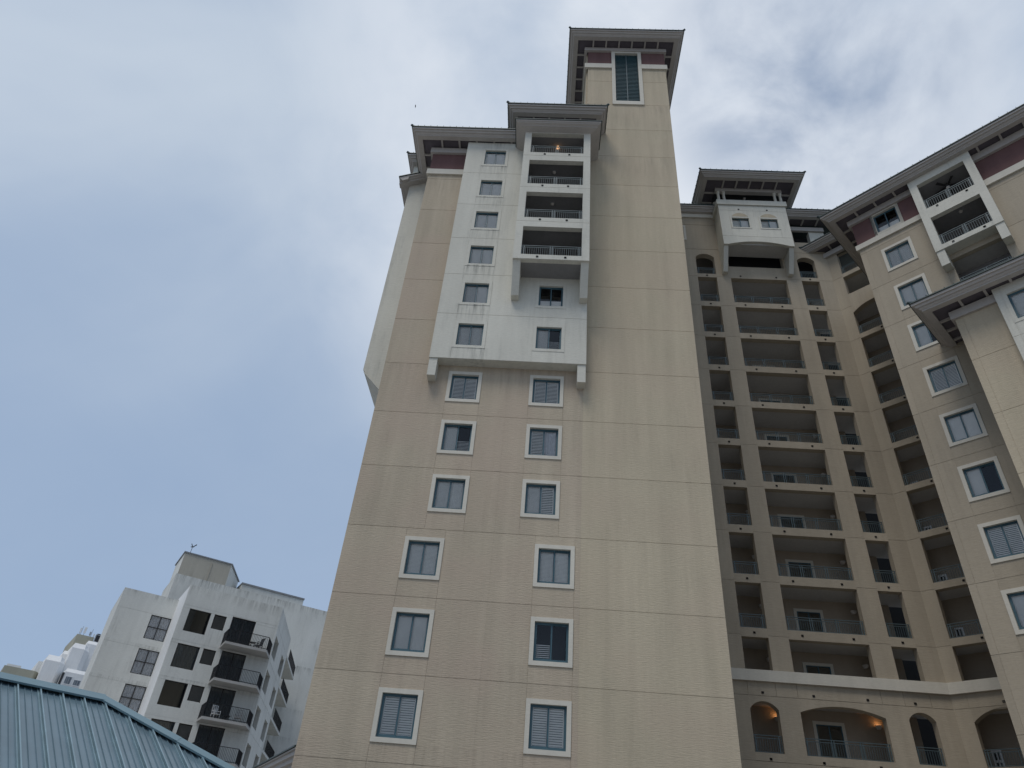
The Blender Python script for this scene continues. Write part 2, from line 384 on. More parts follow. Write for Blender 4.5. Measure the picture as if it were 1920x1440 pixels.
def eave(parent, M, path, ov, z, beams=1.0, roof=None, slope=.33, clear=.0, hips=True, seam=.42):
    """crown moulding, framed soffit with dark panels and beams, metal roof edge; roof=(x0,x1,y0,y1) walls rectangle"""
    k = ov/1.34
    prof = [(1.34, 0), (1.34, -.13), (1.25, -.135), (1.25, -.165), (1.20, -.25), (1.12, -.255), (1.12, -.30), (1.04, -.36), (1.02, -.36), (1.02, -.43), (.70, -.43), (.70, 0)]
    prof = [(ov-(1.34-o) if o > 1.0 else ov-.64, dz) for o, dz in prof]
    inner = ov-.64
    cn = part('cornice', sweep(MB(), path, prof, z), 'cornice', parent, M)
    if inner > .12:
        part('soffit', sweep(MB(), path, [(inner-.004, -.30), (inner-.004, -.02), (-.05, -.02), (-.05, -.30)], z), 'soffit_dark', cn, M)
        po = offs(path, inner); pin = path
        for i in range(len(path)-1):
            a, b = Vector(path[i]), Vector(path[i+1]); d = (b-a); L = d.length; d.normalize(); nn = Vector((d.y, -d.x))
            lead = inner if (i > 0) else 0; tail = inner if i < len(path)-2 else 0
            cnt = max(1, round(L/beams)); ts = [L*(q+.5)/cnt for q in range(cnt)]
            for t in ts:
                c0 = a+d*t; e = d*.055
                p = [c0-e, c0+e, c0+e+nn*inner, c0-e+nn*inner]
                part('soffit_beam', MB().xy([(q.x, q.y) for q in p], z-.415, z-.296), 'cornice', cn, M)
    if roof:
        x0, x1, y0, y1 = roof; e = ov+.07; x0 -= e; x1 += e; y0 -= e; y1 += e; zz = z+.004
        hw = min(x1-x0, y1-y0)/2; H = hw*slope
        if x1-x0 >= y1-y0: rA, rB = (x0+hw, (y0+y1)/2), (x1-hw, (y0+y1)/2)
        else: rA, rB = ((x0+x1)/2, y0+hw), ((x0+x1)/2, y1-hw)
        mb = MB(); mb.box(x0, x1, y0, y1, zz, zz+.055); zt = zz+.055
        A, B, C, D = (x0, y0, zt), (x1, y0, zt), (x1, y1, zt), (x0, y1, zt); P, Q = (*rA, zt+H), (*rB, zt+H)
        if x1-x0 >= y1-y0: mb.quad(A, B, Q, P); mb.quad(B, C, Q); mb.quad(C, D, P, Q); mb.quad(D, A, P)
        else: mb.quad(A, B, P); mb.quad(B, C, Q, P); mb.quad(C, D, Q); mb.quad(D, A, P, Q)
        rf = part('roof', mb, 'roof_green', parent, M)
        sm = MB(); L = min(1.6, hw*.9)
        n = int((x1-x0)/seam)
        for i in range(1, n):
            x = x0+(x1-x0)*i/n; l = min(L, (x-x0)*.98, (x1-x)*.98)
            sm.bar((x, y0-.01, zt+.02), (x, y0+l, zt+.02+l*slope), .022, .075)
        n = int((y1-y0)/seam)
        for i in range(1, n):
            y = y0+(y1-y0)*i/n; l = min(L, (y-y0)*.98, (y1-y)*.98)
            sm.bar((x0-.01, y, zt+.02), (x0+l, y, zt+.02+l*slope), .022, .075); sm.bar((x1+.01, y, zt+.02), (x1-l, y, zt+.02+l*slope), .022, .075)
        s = part('roof_seams', sm, 'roof_green', rf, M); s['kind'] = 'stuff'
        if hips:
            for cx, cy, dx, dy in ((x0, y0, 1, 1), (x1, y0, -1, 1)):
                l = min(1.5, hw*.9); part('hip_cap', MB().bar((cx-.03*dx, cy-.03*dy, zt+.03), (cx+l*dx, cy+l*dy, zt+.05+l*slope), .14, .07), 'roof_green', rf, M)
    return cn
def band(parent, M, path, out, z0, z1, mat='trim', name='band'):
    return part(name, sweep(MB(), path, [(out, 0), (out, z1-z0), (-.05, z1-z0), (-.05, 0)], z0), mat, parent, M)

# ============================================================ SETTING
gm = MB(); gm.quad((-1500, -1500, 0), (1500, -1500, 0), (1500, 1500, 0), (-1500, 1500, 0))
struct(part('ground', gm, 'asphalt', None))

# ============================================================ THE HIGH-RISE
HB = thing('condominium_building', 'tall beige stucco high-rise with white bays, louvred tower and angled balcony wing', 'building', (0, 30, 0))
D = 27.8; J0, FH = 8.13, 2.997
JZ = [J0+FH*k for k in range(-2, 16)]
# --- front wall below the white bay
lowx, upx = [-5.03, .525], [-4.28, -.19]
WZ = [5.76, 8.80, 11.88, 14.95, 17.92, 20.87]; WZ = [z+SW for z in WZ]
XS_low = [-8.5, -5.875, -4.185, -.32, 1.37, 1.62]; XS_up = [-8.5, -5.125, -3.435, -1.035, .655, 1.62]
holes = [whole(x, z) for z in WZ[:3] for x in lowx]+[whole(x, z) for z in WZ[3:] for x in upx]+[whole(x, 2.9) for x in lowx]
zsA = [0, 2.136]+[z for z in JZ if 3 < z < 23]+[23.12]
wall(HB, F0, D, [-8.5, 1.62], zsA, holes, 'beige', colz=lambda z: XS_low if z < 14 else XS_up)
sty = {0: [('shutter', 'shutter'), ('shutter', 'shutter')], 1: [('shade', 'shade'), ('low', None)], 2: [('blind', 'blind'), ('blind', 'blind')],
       3: [('blind', 'blind'), ('blind', 'shutter')], 4: [('blind', 'low'), ('shutter', 'curtain')], 5: [('shutter', 'shutter'), ('shutter', 'shutter')]}
for k, z in enumerate(WZ):
    for i, x in enumerate(lowx if k < 3 else upx): window(HB, F0, x, D, z, styles=sty[k][i])
for x in lowx: window(HB, F0, x, D, 2.9, styles=('shutter', 'shutter'))
# --- wall left of the bay, tower
zsB = [23.12]+[z for z in JZ if 24 < z < 38.3]+[38.55]
wall(HB, F0, D, [-8.5, -6.10], zsB, [], 'beige')
for z0, z1 in zip(zsA[1:], zsA[2:]):
    for x0, x1 in ((-2.42, -2.10), (1.40, 1.60)): pbox('stucco_strip', 'beige', HB, F0, x0, x1, D-.006, D+.01, z0+GAP, z1-GAP)
LX0, LX1, LZ0, LZ1 = 3.64, 5.36, 47.45, 54.2
zsC = [0, 2.136]+[z for z in JZ if 3 < z < 51]+[51.8]
wall(HB, F0, D, [1.62, 3.39, 5.60, 7.38], zsC, [(LX0, LX1, LZ0, 60)], 'tan', colz=lambda z: [1.62, 7.38] if z < 46 else [1.62, 3.39, 5.60, 7.38])
# maroon friezes, bands, louvre
def frieze(M, x0, x1, y, z0, z1, hole=None):
    for a, b, c, d in subtract((x0, x1, z0, z1), [hole] if hole else []): pbox('frieze_panel', 'maroon', HB, M, a, b, y+.02, y+.3, c, d)
frieze(F0, 1.62, 3.39, D, 52.33, 54.62); frieze(F0, 5.60, 7.38, D, 52.33, 54.62); frieze(F0, -8.5, -6.10, D, 38.97, 41.3)
band(HB, F0, [(1.5, 31), (1.5, D), (3.385, D)], .12, 51.78, 52.35); band(HB, F0, [(5.605, D), (7.38, D), (7.38, 31)], .12, 51.78, 52.35)
band(HB, F0, [(1.5, 31), (1.5, D), (7.38, D), (7.38, 31)], .16, 54.16, 54.57, 'cornice')
band(HB, F0, [(-8.5, 31), (-8.5, D), (-6.12, D)], .12, 38.5, 38.99); band(HB, F0, [(-8.5, 31), (-8.5, D), (-6.12, D)], .16, 40.70, 41.18, 'cornice')
lo = part('louver', ring(MB(), LX0-.25, LX1+.25, LZ0-.40, LZ1+.02, .255, D-.09, D+.18, .405), 'trim', HB)
lb = MB(); n = 36
for i in range(n):
    z = LZ0+(LZ1-.25-LZ0)*(i+.5)/n
    for a, b in ((LX0-.02, 4.485), (4.515, LX1+.02)): lb.quad((a, D+.05, z-.045), (b, D+.05, z-.045), (b, D+.15, z+.06), (a, D+.15, z+.06)).box(a, b, D+.04, D+.052, z-.06, z-.015)
lb.box(LX0-.02, LX1+.02, D+.19, D+.2, LZ0-.02, LZ1)
part('louver_blades', lb, 'louver', lo); part('louver_mullion', MB().box(4.475, 4.525, D+.035, D+.16, LZ0, LZ1-.2), 'rail', lo)
# side walls and the dark rooms inside
for (x0, x1, y0, y1, z0, z1) in ((-8.5, -8.2, D+.3, 38, 0, 41.3), (7.08, 7.38, D+.3, 38.2, 0, 54.6), (1.5, 1.8, D+.3, 33.5, 40, 54.6), (1.5, 7.38, 33.5, 33.8, 44, 54.6)):
    part('side_wall', MB().box(x0, x1, y0, y1, z0, z1), 'tan', HB)
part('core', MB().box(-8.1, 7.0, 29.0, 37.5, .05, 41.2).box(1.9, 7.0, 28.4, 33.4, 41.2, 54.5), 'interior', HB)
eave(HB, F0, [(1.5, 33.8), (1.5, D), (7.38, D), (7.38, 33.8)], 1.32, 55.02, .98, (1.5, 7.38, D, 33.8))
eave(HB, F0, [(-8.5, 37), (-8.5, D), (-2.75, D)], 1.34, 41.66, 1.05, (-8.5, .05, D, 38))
for x, y in ((2.6, 27.1), (5.9, 27.1)): pass

# --- white projecting bay
BY = 27.17
bw = [23.96, 26.91, 29.88, 32.87, 35.84, 38.91]; bh = 1.47
bx = [-4.26, -.21]
bholes = [whole(bx[0], z, 1.34, bh) for z in bw]+[whole(bx[1], z, 1.30, bh) for z in bw[:2]]
zsb = [23.09]+[26.09, 29.04]; BX1 = [-6.15, -5.095, -3.425, -1.025, .605, 1.72]
wall(HB, F0, BY, BX1, zsb, bholes, 'bay_stucco', .25)
wall(HB, F0, BY, [-6.15, -5.095, -3.425, -2.30], [29.04, 31.98, 34.98, 38.02, 41.2], bholes, 'bay_stucco', .25)
bst = [('blind', 'blind'), ('blind', 'shade'), ('shade', 'shade'), ('shade', 'shade'), ('shade', 'shade'), ('shade', 'shade')]
for z, s in zip(bw, bst): window(HB, F0, bx[0], BY, z, 'bay_stucco', .02, s, 1.34, bh)
window(HB, F0, bx[1], BY, bw[0], 'bay_stucco', .02, ('blind', 'low'), 1.30, bh); window(HB, F0, bx[1], BY, bw[1], 'bay_stucco', .02, ('half', 'half'), 1.30, bh)
part('bay_soffit', MB().box(-6.149, 1.719, BY+.03, D+.05, 23.094, 23.3), 'bay_stucco', HB)
part('bay_side', MB().box(-6.149, -5.9, BY+.25, D+.1, 23.1, 41.2).box(1.47, 1.719, BY+.25, D+.1, 23.1, 29.2), 'bay_stucco', HB)
for x0 in (-6.13, 1.29): part('bracket', MB().box(x0, x0+.41, BY+.06, D+.02, 22.03, 23.09), 'bay_stucco', HB)
# --- white balcony stack
QY = 25.75; ops = [(29.3, 31.53), (32.3, 34.53), (35.3, 37.55), (38.33, 40.32)]
wall(HB, F0, QY, [-2.35, 1.73], [28.96, 31.98, 34.98, 38.02, 40.42], [(-1.94, 1.32, a, b) for a, b in ops], 'white_stucco', .3)
part('balcony_side', MB().box(-2.349, -2.05, QY+.3, BY+.4, 28.965, 40.42).box(1.43, 1.729, QY+.3, D+.05, 28.965, 40.42), 'white_stucco', HB)
for k, (a, b) in enumerate(ops):
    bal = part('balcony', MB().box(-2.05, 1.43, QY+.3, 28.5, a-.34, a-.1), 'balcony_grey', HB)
    railing(bal, F0, -1.94, 1.32, QY+.12, a, .80, 2)
    dr = part('glass_door', ring(MB(), -1.4, .9, a-.1, a+1.95, .08, 28.36, 28.46).box(-.3, -.2, 28.36, 28.46, a-.02, a+1.87), 'teal', bal)
    put('pane', pane_mesh(2.14, 1.89, 'glass_dark'), dr, Matrix.Translation((-1.32, 28.42, a-.02)))
    for x in (-1.05, .45): drain(bal, F0, x, QY, a-.17)
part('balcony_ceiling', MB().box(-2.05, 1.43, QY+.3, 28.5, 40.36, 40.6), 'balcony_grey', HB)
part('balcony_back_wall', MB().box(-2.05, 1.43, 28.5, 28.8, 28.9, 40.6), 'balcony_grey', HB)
part('bay_soffit', MB().box(-2.345, 1.725, QY+.02, BY+.02, 28.964, 29.0), 'white_stucco', HB)
for x0 in (-2.33, 1.30): part('bracket', MB().box(x0, x0+.41, QY+.07, BY+.02, 27.78, 28.96) if False else MB().ext([(x0, QY+.12, 28.96), (x0, BY+.02, 28.96), (x0, BY+.02, 27.2), (x0, BY-.42, 27.2)][::1], [(x0+.41, QY+.12, 28.96), (x0+.41, BY+.02, 28.96), (x0+.41, BY+.02, 27.2), (x0+.41, BY-.42, 27.2)]), 'white_stucco', HB)
# roofs over the balcony stack
prof2 = [(.62, 0), (.62, -.10), (.55, -.13), (.55, -.19), (.40, -.25), (.40, -.31), (.0, -.43), (-.06, -.43), (-.06, 0)]
part('cornice', sweep(MB(), [(-2.35, 27.3), (-2.35, QY), (1.73, QY), (1.73, D)], prof2, 40.80), 'cornice', HB)
part('roof', MB().box(-3.03, 2.41, QY-.68, 27.2, 40.805, 40.85), 'roof_green', HB)
part('upper_wall', MB().box(-2.5, 1.5, 27.0, 31, 40.86, 43.3), 'cornice', HB)
eave(HB, F0, [(-2.5, 31), (-2.5, 27.0), (1.62, 27.0), (1.62, D)], 1.18, 43.62, 1.02, (-2.5, 1.62, 27.0, 31))

# --- side bay on the left flank
SX, SY = -10.45, 30.5
part('side_bay', MB().xz([(SX, 24.6), (-9.33, 23.4), (-8.3, 22.4), (-8.3, 43.2), (SX, 43.2)], SY, 36), 'white_stucco', HB)
for z in JZ:
    if 25 < z < 40: pass
part('bay_rim', MB().bar((SX+.12, SY-.01, 24.42), (-8.3, SY-.01, 22.30), .05, .10), 'white_stucco', HB)
eave(HB, F0, [(SX+.3, 36), (SX+.3, SY), (-8.4, SY)], .72, 43.42, 1.0, (SX+.3, -6, SY, 36), hips=True)
def rake():
    mb = MB(); pr = [(0, 0), (0, -.12), (.10, -.16), (.10, -.25), (.22, -.30), (.22, -.42), (.62, -.42), (.62, 0)]
    a = [(SX-.62, SY-.62+o, 40.88+dz) for o, dz in pr]; b = [(-8.9, SY-.62+o, 41.75+dz) for o, dz in pr]; mb.ext(a, b)
    a = [(SX-.62+o, SY-.61, 40.87+dz+o*.5) for o, dz in pr]; b = [(SX-.62+o, 36, 40.87+dz+o*.5) for o, dz in pr]; mb.ext(a, b); return mb
part('cornice', rake(), 'cornice', HB)
part('roof', MB().ext([(SX-.68, SY-.68, 40.89), (-8.9, SY-.68, 41.78), (-8.9, SY-.68, 41.83), (SX-.68, SY-.68, 40.95)], [(SX-.68, 36, 40.89), (-8.9, 36, 41.78), (-8.9, 36, 41.83), (SX-.68, 36, 40.95)]), 'roof_green', HB)

# ============================================================ recessed balcony block (plane Y = 37.9)
YR, YB = 37.9, 40.39; KX = 20.9
RJ = [10.78+2.994*k for k in range(0, 13)]        # joints; spandrels sit on them
OPX = [(10.80, 12.22), (13.28, 17.44), (18.56, 19.87)]
def arch(x0, x1, zs, zc, n=14):
    """lower edge points of an arch from x0 to x1 springing at zs, crown zc"""
    hw = (x1-x0)/2; s = zc-zs; rad = (hw*hw+s*s)/(2*s); c = (x0+x1)/2; th = math.asin(min(1, hw/rad))
    if s > hw*.99: th = math.pi/2
    return [(c+rad*math.sin(-th+2*th*i/n), zc-rad+rad*math.cos(-th+2*th*i/n)) for i in range(n+1)]
PT = .45
rw = part('pier_core', MB(), 'taupe', HB) if False else None
def pier(parent, M, x0, x1, y, zs, mat='taupe'):
    p = part('pier', MB().box(x0+.004, x1-.004, y+PROUD, y+PT, zs[0], zs[-1]), mat, parent, M)
    for a, b in zip(zs, zs[1:]): pbox('panel', mat, p, M, x0, x1, y, y+PT-.02, a+GAP, b-GAP)
    return p
zp = [11.97]+RJ[1:11]
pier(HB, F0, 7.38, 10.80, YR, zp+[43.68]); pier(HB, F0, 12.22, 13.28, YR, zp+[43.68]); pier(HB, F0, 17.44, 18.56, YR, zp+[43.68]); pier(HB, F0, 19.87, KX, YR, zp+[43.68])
# lower arcade
def archwall(parent, M, y, x0, x1, zs, zc, z0, z1, mat='taupe', name='arch_head', px0=None, px1=None):
    pts = arch(x0, x1, zs, zc); a, b = px0 if px0 is not None else x0, px1 if px1 is not None else x1
    poly = [(a, zs)] if a < x0 else []
    poly += pts+([(b, zs)] if b > x1 else [])+[(b, z1), (a, z1)]
    return part(name, MB().xz(poly, y, y+PT), mat, parent, M)
zl = [0, 2.0, 4.78, 7.77, 10.74]
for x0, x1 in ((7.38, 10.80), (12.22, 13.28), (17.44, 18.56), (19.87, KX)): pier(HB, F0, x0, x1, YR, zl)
for x0, x1 in OPX:
    wd = x1-x0
    archwall(HB, F0, YR, x0, x1, 10.10, 10.49 if wd < 2 else 10.48, 0, 10.73)
    sp = part('spandrel', MB().box(x0, x1, YR+.003, YR+PT, 4.8, 7.76).box(x0, x1, YR+.003, YR+PT, 7.78, 8.15), 'taupe', HB)
    railing(sp, F0, x0, x1, YR+.18, 8.12, .84)
    for fx in ([.5] if wd < 2 else [.18, .82]): drain(sp, F0, x0+wd*fx, YR+.003, 7.88)
xs = [7.38]+[q for o in OPX for q in o]+[KX]
for a, b in zip(xs, xs[1:]): pbox('panel', 'taupe', HB, F0, a+GAP, b-GAP if b < KX else b, YR+.002, YR+PT, 10.755, 11.5)
part('wall_backing', MB().box(7.4, KX, YR+.03, YR+PT-.03, 10.6, 11.6), 'taupe', HB)
for x in (11.53, 14.07, 16.74, 19.07): drain(HB, F0, x, YR+.002, 10.90)
for k in range(-1, 11):
    zf = (RJ[k] if k >= 0 else 7.79); 
    part('floor_slab', MB().xy([(7.4, YR+PT-.02), (KX+.02, YR+PT-.06), (KX+2.4, YR-1.99), (KX+4.2, YR-3.79), (KX+6.2, YR-1.0), (KX+.8, YB+.6), (KX+.8, YB+.2), (7.4, YB+.2)], zf+.03, zf+.28), 'soffit', HB)
    if k == 10: continue
    if k >= 1:
        for i, (x0, x1) in enumerate(OPX):
            b = part('balcony', MB().box(x0, x1, YR+.004, YR+PT-.03, zf-.10, zf+.39), 'taupe', HB)
            railing(b, F0, x0+.01, x1-.01, YR+.16, zf+.37, .80)
            wd = x1-x0
            for fx in ([.5] if wd < 2 else [.18, .82]): drain(b, F0, x0+wd*fx, YR+.004, zf+.13)
    # sliding door with white surround on the back wall
    zb = zf+.28
    dr = part('door', ring(MB(), 14.68, 16.33, zb-.2, zb+2.2, .16, YB-.045, YB+.02), 'trim', HB)
    part('door_frame', ring(MB(), 14.83, 16.17, zb, zb+2.05, .06, YB-.03, YB+.0).box(15.47, 15.53, YB-.03, YB, zb+.06, zb+2.0), 'teal', dr)
    put('pane', pane_mesh(1.22, 1.93, 'glass_dark'), dr, Matrix.Translation((14.89, YB-.012, zb+.06)))
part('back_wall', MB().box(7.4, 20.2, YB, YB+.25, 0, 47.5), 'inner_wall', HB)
part('corridor_end', MB().box(20.2, 22.5, YB+1.2, YB+1.4, 0, 47), 'interior', HB)
# band course
band(HB, F0, [(7.3, YR), (KX, YR), (KX+3.4, YR-3.4)], .16, 11.42, 11.97)
part('corner_post', MB().xy([(KX-.1, YR+.03), (KX, YR+.008), (KX+.1, YR-.07), (KX+.4, YR+.3), (KX-.1, YR+.42)], 0, 43.6), 'taupe', HB)
# top of the recess: arched heads, wall above, dark slot under the bay
archwall(HB, F0, YR, 10.80, 12.22, 42.80, 43.18, 0, 43.68); archwall(HB, F0, YR, 18.56, 19.87, 42.82, 43.19, 0, 43.68)
for x0, x1 in (OPX[0], OPX[2]):
    b = part('balcony', MB().box(x0, x1, YR+.004, YR+PT-.03, RJ[10]-.10, RJ[10]+.27), 'taupe', HB); railing(b, F0, x0+.01, x1-.01, YR+.16, RJ[10]+.25, .80); drain(b, F0, (x0+x1)/2, YR+.004, RJ[10]+.08)
b = part('balcony', MB().box(13.28, 17.44, YR+.004, YR+PT-.03, RJ[10]-.10, 41.87), 'taupe', HB)
for x in (14.03, 16.7): drain(b, F0, x, YR+.004, RJ[10]+.12)
pbox('panel', 'taupe', HB, F0, 7.38, 12.75, YR, YR+PT, 43.71, 46.55); pbox('panel', 'taupe', HB, F0, 7.38, 12.75, YR, YR+PT, 46.58, 47.5)
part('wall_backing', MB().box(7.4, 12.7, YR+.03, YR+.4, 43.5, 47.6).box(17.9, KX, YR+.03, YR+.4, 43.5, 44.9), 'taupe', HB)
pbox('panel', 'taupe', HB, F0, 17.85, KX, YR, YR+PT, 43.71, 44.9); pbox('panel', 'taupe', HB, F0, 17.85, 18.72, YR, YR+PT, 44.9, 46.2); pbox('pillar', 'white_stucco', HB, F0, 20.02, KX+.3, YR, YR+PT, 44.9, 46.2)
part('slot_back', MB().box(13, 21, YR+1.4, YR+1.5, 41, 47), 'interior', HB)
window(HB, F0, 9.42, YR, 44.85, 'trim', .04, ('blind', 'blind'), 1.36, 1.4)
band(HB, F0, [(7.38, YR), (12.7, YR)], .12, 47.38, 47.80); band(HB, F0, [(17.9, YR), (KX+.3, YR)], .16, 46.15, 46.57, 'cornice')
eave(HB, F0, [(7.40, YR), (12.9, YR)], .66, 48.25, 1, (7.9, 13, YR, 46), hips=False)
eave(HB, F0, [(17.9, YR), (KX+1.5, YR)], 1.30, 47.32, 1.0, (17.5, KX+1.8, YR, 46), hips=False)
# white penthouse bay
PY, PX0, PX1 = 36.4, 12.66, 17.94
pen = part('penthouse_bay', MB().box(PX0+.01, PX1-.01, PY+.25, YR+.1, 43.2, 47.3).box(PX0+.01, PX0+.3, PY+.06, YR, 42.75, 43.2).box(PX1-.3, PX1-.01, PY+.06, YR, 42.75, 43.2), 'white_stucco', HB)
pts = arch(PX0+.35, PX1-.35, 42.76, 43.13, 18)
def archtop(cx, z0, w, h):   # window opening with a flat arched infill above
    return arch(cx-w/2, cx+w/2, z0, z0+h, 12)
pcx = [14.22, 16.43]; wz, wh = 44.69, 1.22
zsP = [43.67, 46.69, 47.3]
ph = [(x-.66, x+.66, wz, wz+wh) for x in pcx]
part('arch_head', MB().xz([(PX0, 42.75)]+pts+[(PX1, 42.75), (PX1, 43.655), (PX0, 43.655)], PY, PY+.25), 'white_stucco', pen)
wall(HB, F0, PY, [PX0, 13.42, 15.3, 17.2, PX1], zsP, ph, 'white_stucco', .24)
for x in pcx:
    T = Matrix.Translation((x, PY, wz))
    o = put('window', cm('pw', lambda: ring(MB(), -.78, .78, -.12, wh+.0, .125, -.03, .15).mesh('window', 'white_stucco')), HB, T)
    ap = [(-.78, wh-.01)]+[(a, b) for a, b in arch(-.78, .78, wh+.02, wh+.55, 12)]+[(.78, wh-.01)]
    put('arched_head', cm('pah', lambda: MB().xz(ap, -.03, .02).mesh('arched_head', 'white_stucco')), o, T)
    put('arched_panel', cm('pap', lambda: MB().xz(arch(-.64, .64, wh+.03, wh+.44, 12), -.036, -.02).mesh('arched_panel', 'tan')), o, T)
    put('window_frame', cm('pwf', lambda: ring(MB(), -.66, .66, 0, wh-.12, .045, .09, .14).box(-.03, .03, .09, .14, .04, wh-.16).mesh('window_frame', 'teal')), o, T)
    for a in (-.615, .03): put('pane', pane_mesh(.585, 1.0, 'glass'), o, T @ Matrix.Translation((a, .12, .045)))
    put('blind', blind_mesh(.585, 1.0, 'shade'), o, T @ Matrix.Translation((.03, .2, .045)))
    drain(pen, F0, x, PY, 46.82)
for x0 in (PX0+.02, PX1-.36): part('bracket', MB().ext([(x0, PY+.15, 42.75), (x0, YR, 42.75), (x0, YR, 40.95), (x0, YR-.35, 40.95)], [(x0+.34, PY+.15, 42.75), (x0+.34, YR, 42.75), (x0+.34, YR, 40.95), (x0+.34, YR-.35, 40.95)]), 'white_stucco', HB)
part('bay_soffit', MB().box(PX0+.3, PX1-.3, PY+.25, YR+.02, 43.0, 43.2), 'soffit', HB)
band(HB, F0, [(PX0, YR), (PX0, PY), (PX1, PY), (PX1, YR)], .11, 47.3, 47.85, 'white_stucco')
for x in (12.86, 13.30, 17.37, 17.82):
    part('column', MB().lathe([(.15, 47.84), (.15, 47.93), (.115, 47.97), (.105, 48.95), (.13, 49.0), (.16, 49.05), (.16, 49.14)], x, PY+.2, 14), 'trim', HB, F0, True)
for y in (PY+1.3,):
    for x in (12.86, 17.82): part('column', MB().lathe([(.15, 47.84), (.115, 47.97), (.105, 48.95), (.16, 49.05), (.16, 49.14)], x, y, 14), 'trim', HB, F0, True)
part('loggia_beam', MB().box(PX0-.02, PX1+.02, PY+.02, PY+.38, 49.13, 49.5), 'cornice', HB)
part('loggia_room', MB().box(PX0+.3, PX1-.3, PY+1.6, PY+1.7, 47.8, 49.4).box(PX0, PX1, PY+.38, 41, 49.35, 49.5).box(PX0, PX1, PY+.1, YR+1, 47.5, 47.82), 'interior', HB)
eave(HB, F0, [(PX0, 40.5), (PX0, PY), (PX1, PY), (PX1, 40.5)], 1.46, 49.78, 1.02, (PX0, PX1, PY, 41))

# ============================================================ angled facet beside the recess (wing frame s, n, z)
S2 = 2**.5/2; DF = (KX+YR)*S2; SK = (KX-YR)*S2
FX0, FX1 = -11.28, -8.3
pier(HB, FW, SK, FX0, DF, zp[:-1]+[RJ[10], 43.2]); pier(HB, FW, FX1, -6.8, DF, zp[:-1]+[RJ[10], 43.2])
pier(HB, FW, SK, FX0, DF, zl); pier(HB, FW, FX1, -6.8, DF, zl)
archwall(HB, FW, DF, FX0, FX1, 10.10, 10.72-.06, 0, 10.735)
part('wall_backing', MB().box(SK+.1, -6.8, DF+.02, DF+PT-.02, 10.6, 11.6), 'taupe', HB, FW)
for a, b in ((SK+.02, FX0), (FX0, FX1), (FX1, -6.8)): pbox('panel', 'taupe', HB, FW, a, b-GAP, DF+.002, DF+PT, 10.755, 11.5)
drain(HB, FW, -9.75, DF+.002, 10.9)
def facet_bal(z0, z1, zr, dr=True):
    b = part('balcony', MB().box(FX0, FX1, DF+.004, DF+PT-.03, z0, z1), 'taupe', HB, FW)
    railing(b, FW, FX0+.01, FX1-.01, DF+.16, zr, .80)
    if dr: drain(b, FW, -9.8, DF+.004, z0+.21)
    return b
facet_bal(4.8, 8.14, 8.12)
for k in range(1, 9): facet_bal(RJ[k]-.06, RJ[k]+.33, RJ[k]+.31)
archwall(HB, FW, DF, FX0, FX1, 37.06, 37.55, 0, 38.87); drain(HB, FW, -9.55, DF, 37.95)
facet_bal(40.62, 40.97, 40.95, False)
part('balcony_ceiling', MB().box(FX0-.5, FX1+.5, DF+PT, DF+2.2, 40.66, 40.9), 'soffit', HB, FW)
part('facet_back_wall', MB().box(-12.6, -4, DF+2.05, DF+2.3, 0, 43.5), 'inner_wall', HB, FW)
for k in range(-1, 8):
    zf = (RJ[k] if k >= 0 else 7.79)+.28
    v = part('vent_grille', ring(MB(), -11.46, -11.02, zf+.1, zf+1.15, .09, DF+1.97, DF+2.06).box(-11.27, -11.21, DF+1.97, DF+2.06, zf+.19, zf+1.06).box(-11.37, -11.11, DF+1.97, DF+2.06, zf+.58, zf+.68), 'white_metal', HB, FW)
    part('vent_slot', MB().box(-11.39, -11.09, DF+2.03, DF+2.055, zf+.16, zf+1.09), 'dark', v, FW)
part('wall', MB().box(SK+.1, -6.8, DF+.3, DF+.5, 43.2, 44), 'taupe', HB, FW)
band(HB, FW, [(SK-.15, DF), (-6.8, DF)], .2, 43.15, 43.60, 'cornice')
eave(HB, FW, [(SK, DF+3), (SK, DF), (-6.8, DF)], 1.27, 44.2, 1.05, (SK, -6, DF, DF+6))

# ============================================================ right wing (n = 34.57)
DW, s0 = 34.57, -8.05
WJ = [11.10+2.998*k for k in range(-3, 9)]
wt = [34.66, 31.6, 28.6, 25.6, 22.6, 19.62, 16.64, 13.6, 10.6, 7.6]; wzs = [t-SW-WH for t in wt]; wx = -6.07
wh_ = [whole(wx, z) for z in wzs]; oph = (-3.82, -1.32, 29.35, 31.66); bop = (-3.9, -1.25, 32.2, 38)
zsW = [0, 2.1, 5.1]+WJ[2:8]+[WJ[8] if WJ[8] < 35.4 else 35.4]
zsW = sorted(set([0, 2.1]+[z for z in WJ if 2.2 < z < 35.3]+[35.50]))
wall(HB, FW, DW, [s0, -7.74, -6.915, -5.225, -4.2, -.95, 1.6, 5, 9, 13], zsW, wh_+[oph, bop], 'taupe')
ws = [('blind', 'blind'), ('shade', 'shade'), ('shade', None), ('shutter', 'shutter'), ('shade', 'shade'), ('shade', None), ('shutter', 'shutter'), ('shade', None), ('shutter', 'shutter'), ('shade', 'shade')]
for z, s in zip(wzs, ws): window(HB, FW, wx, DW, z, styles=s)
frieze(FW, -.95, 13, DW, 35.82, 38.1); frieze(FW, s0, -4.1, DW, 35.82, 38.1, (wx-WW/2, wx+WW/2, 36.1, 36.1+WH)); 
window(HB, FW, wx, DW+.015, 36.1, styles=('half', 'half'))
pbox('frame_post', 'trim', HB, FW, wx-.845, wx-.70, DW-.03, DW+.1, 35.85, 37.75); pbox('frame_post', 'trim', HB, FW, wx+.70, wx+.845, DW-.03, DW+.1, 35.85, 37.75)
band(HB, FW, [(s0, DW+6), (s0, DW), (-4.25, DW)], .12, 35.45, 35.84); band(HB, FW, [(-.9, DW), (13, DW)], .12, 35.45, 35.92)
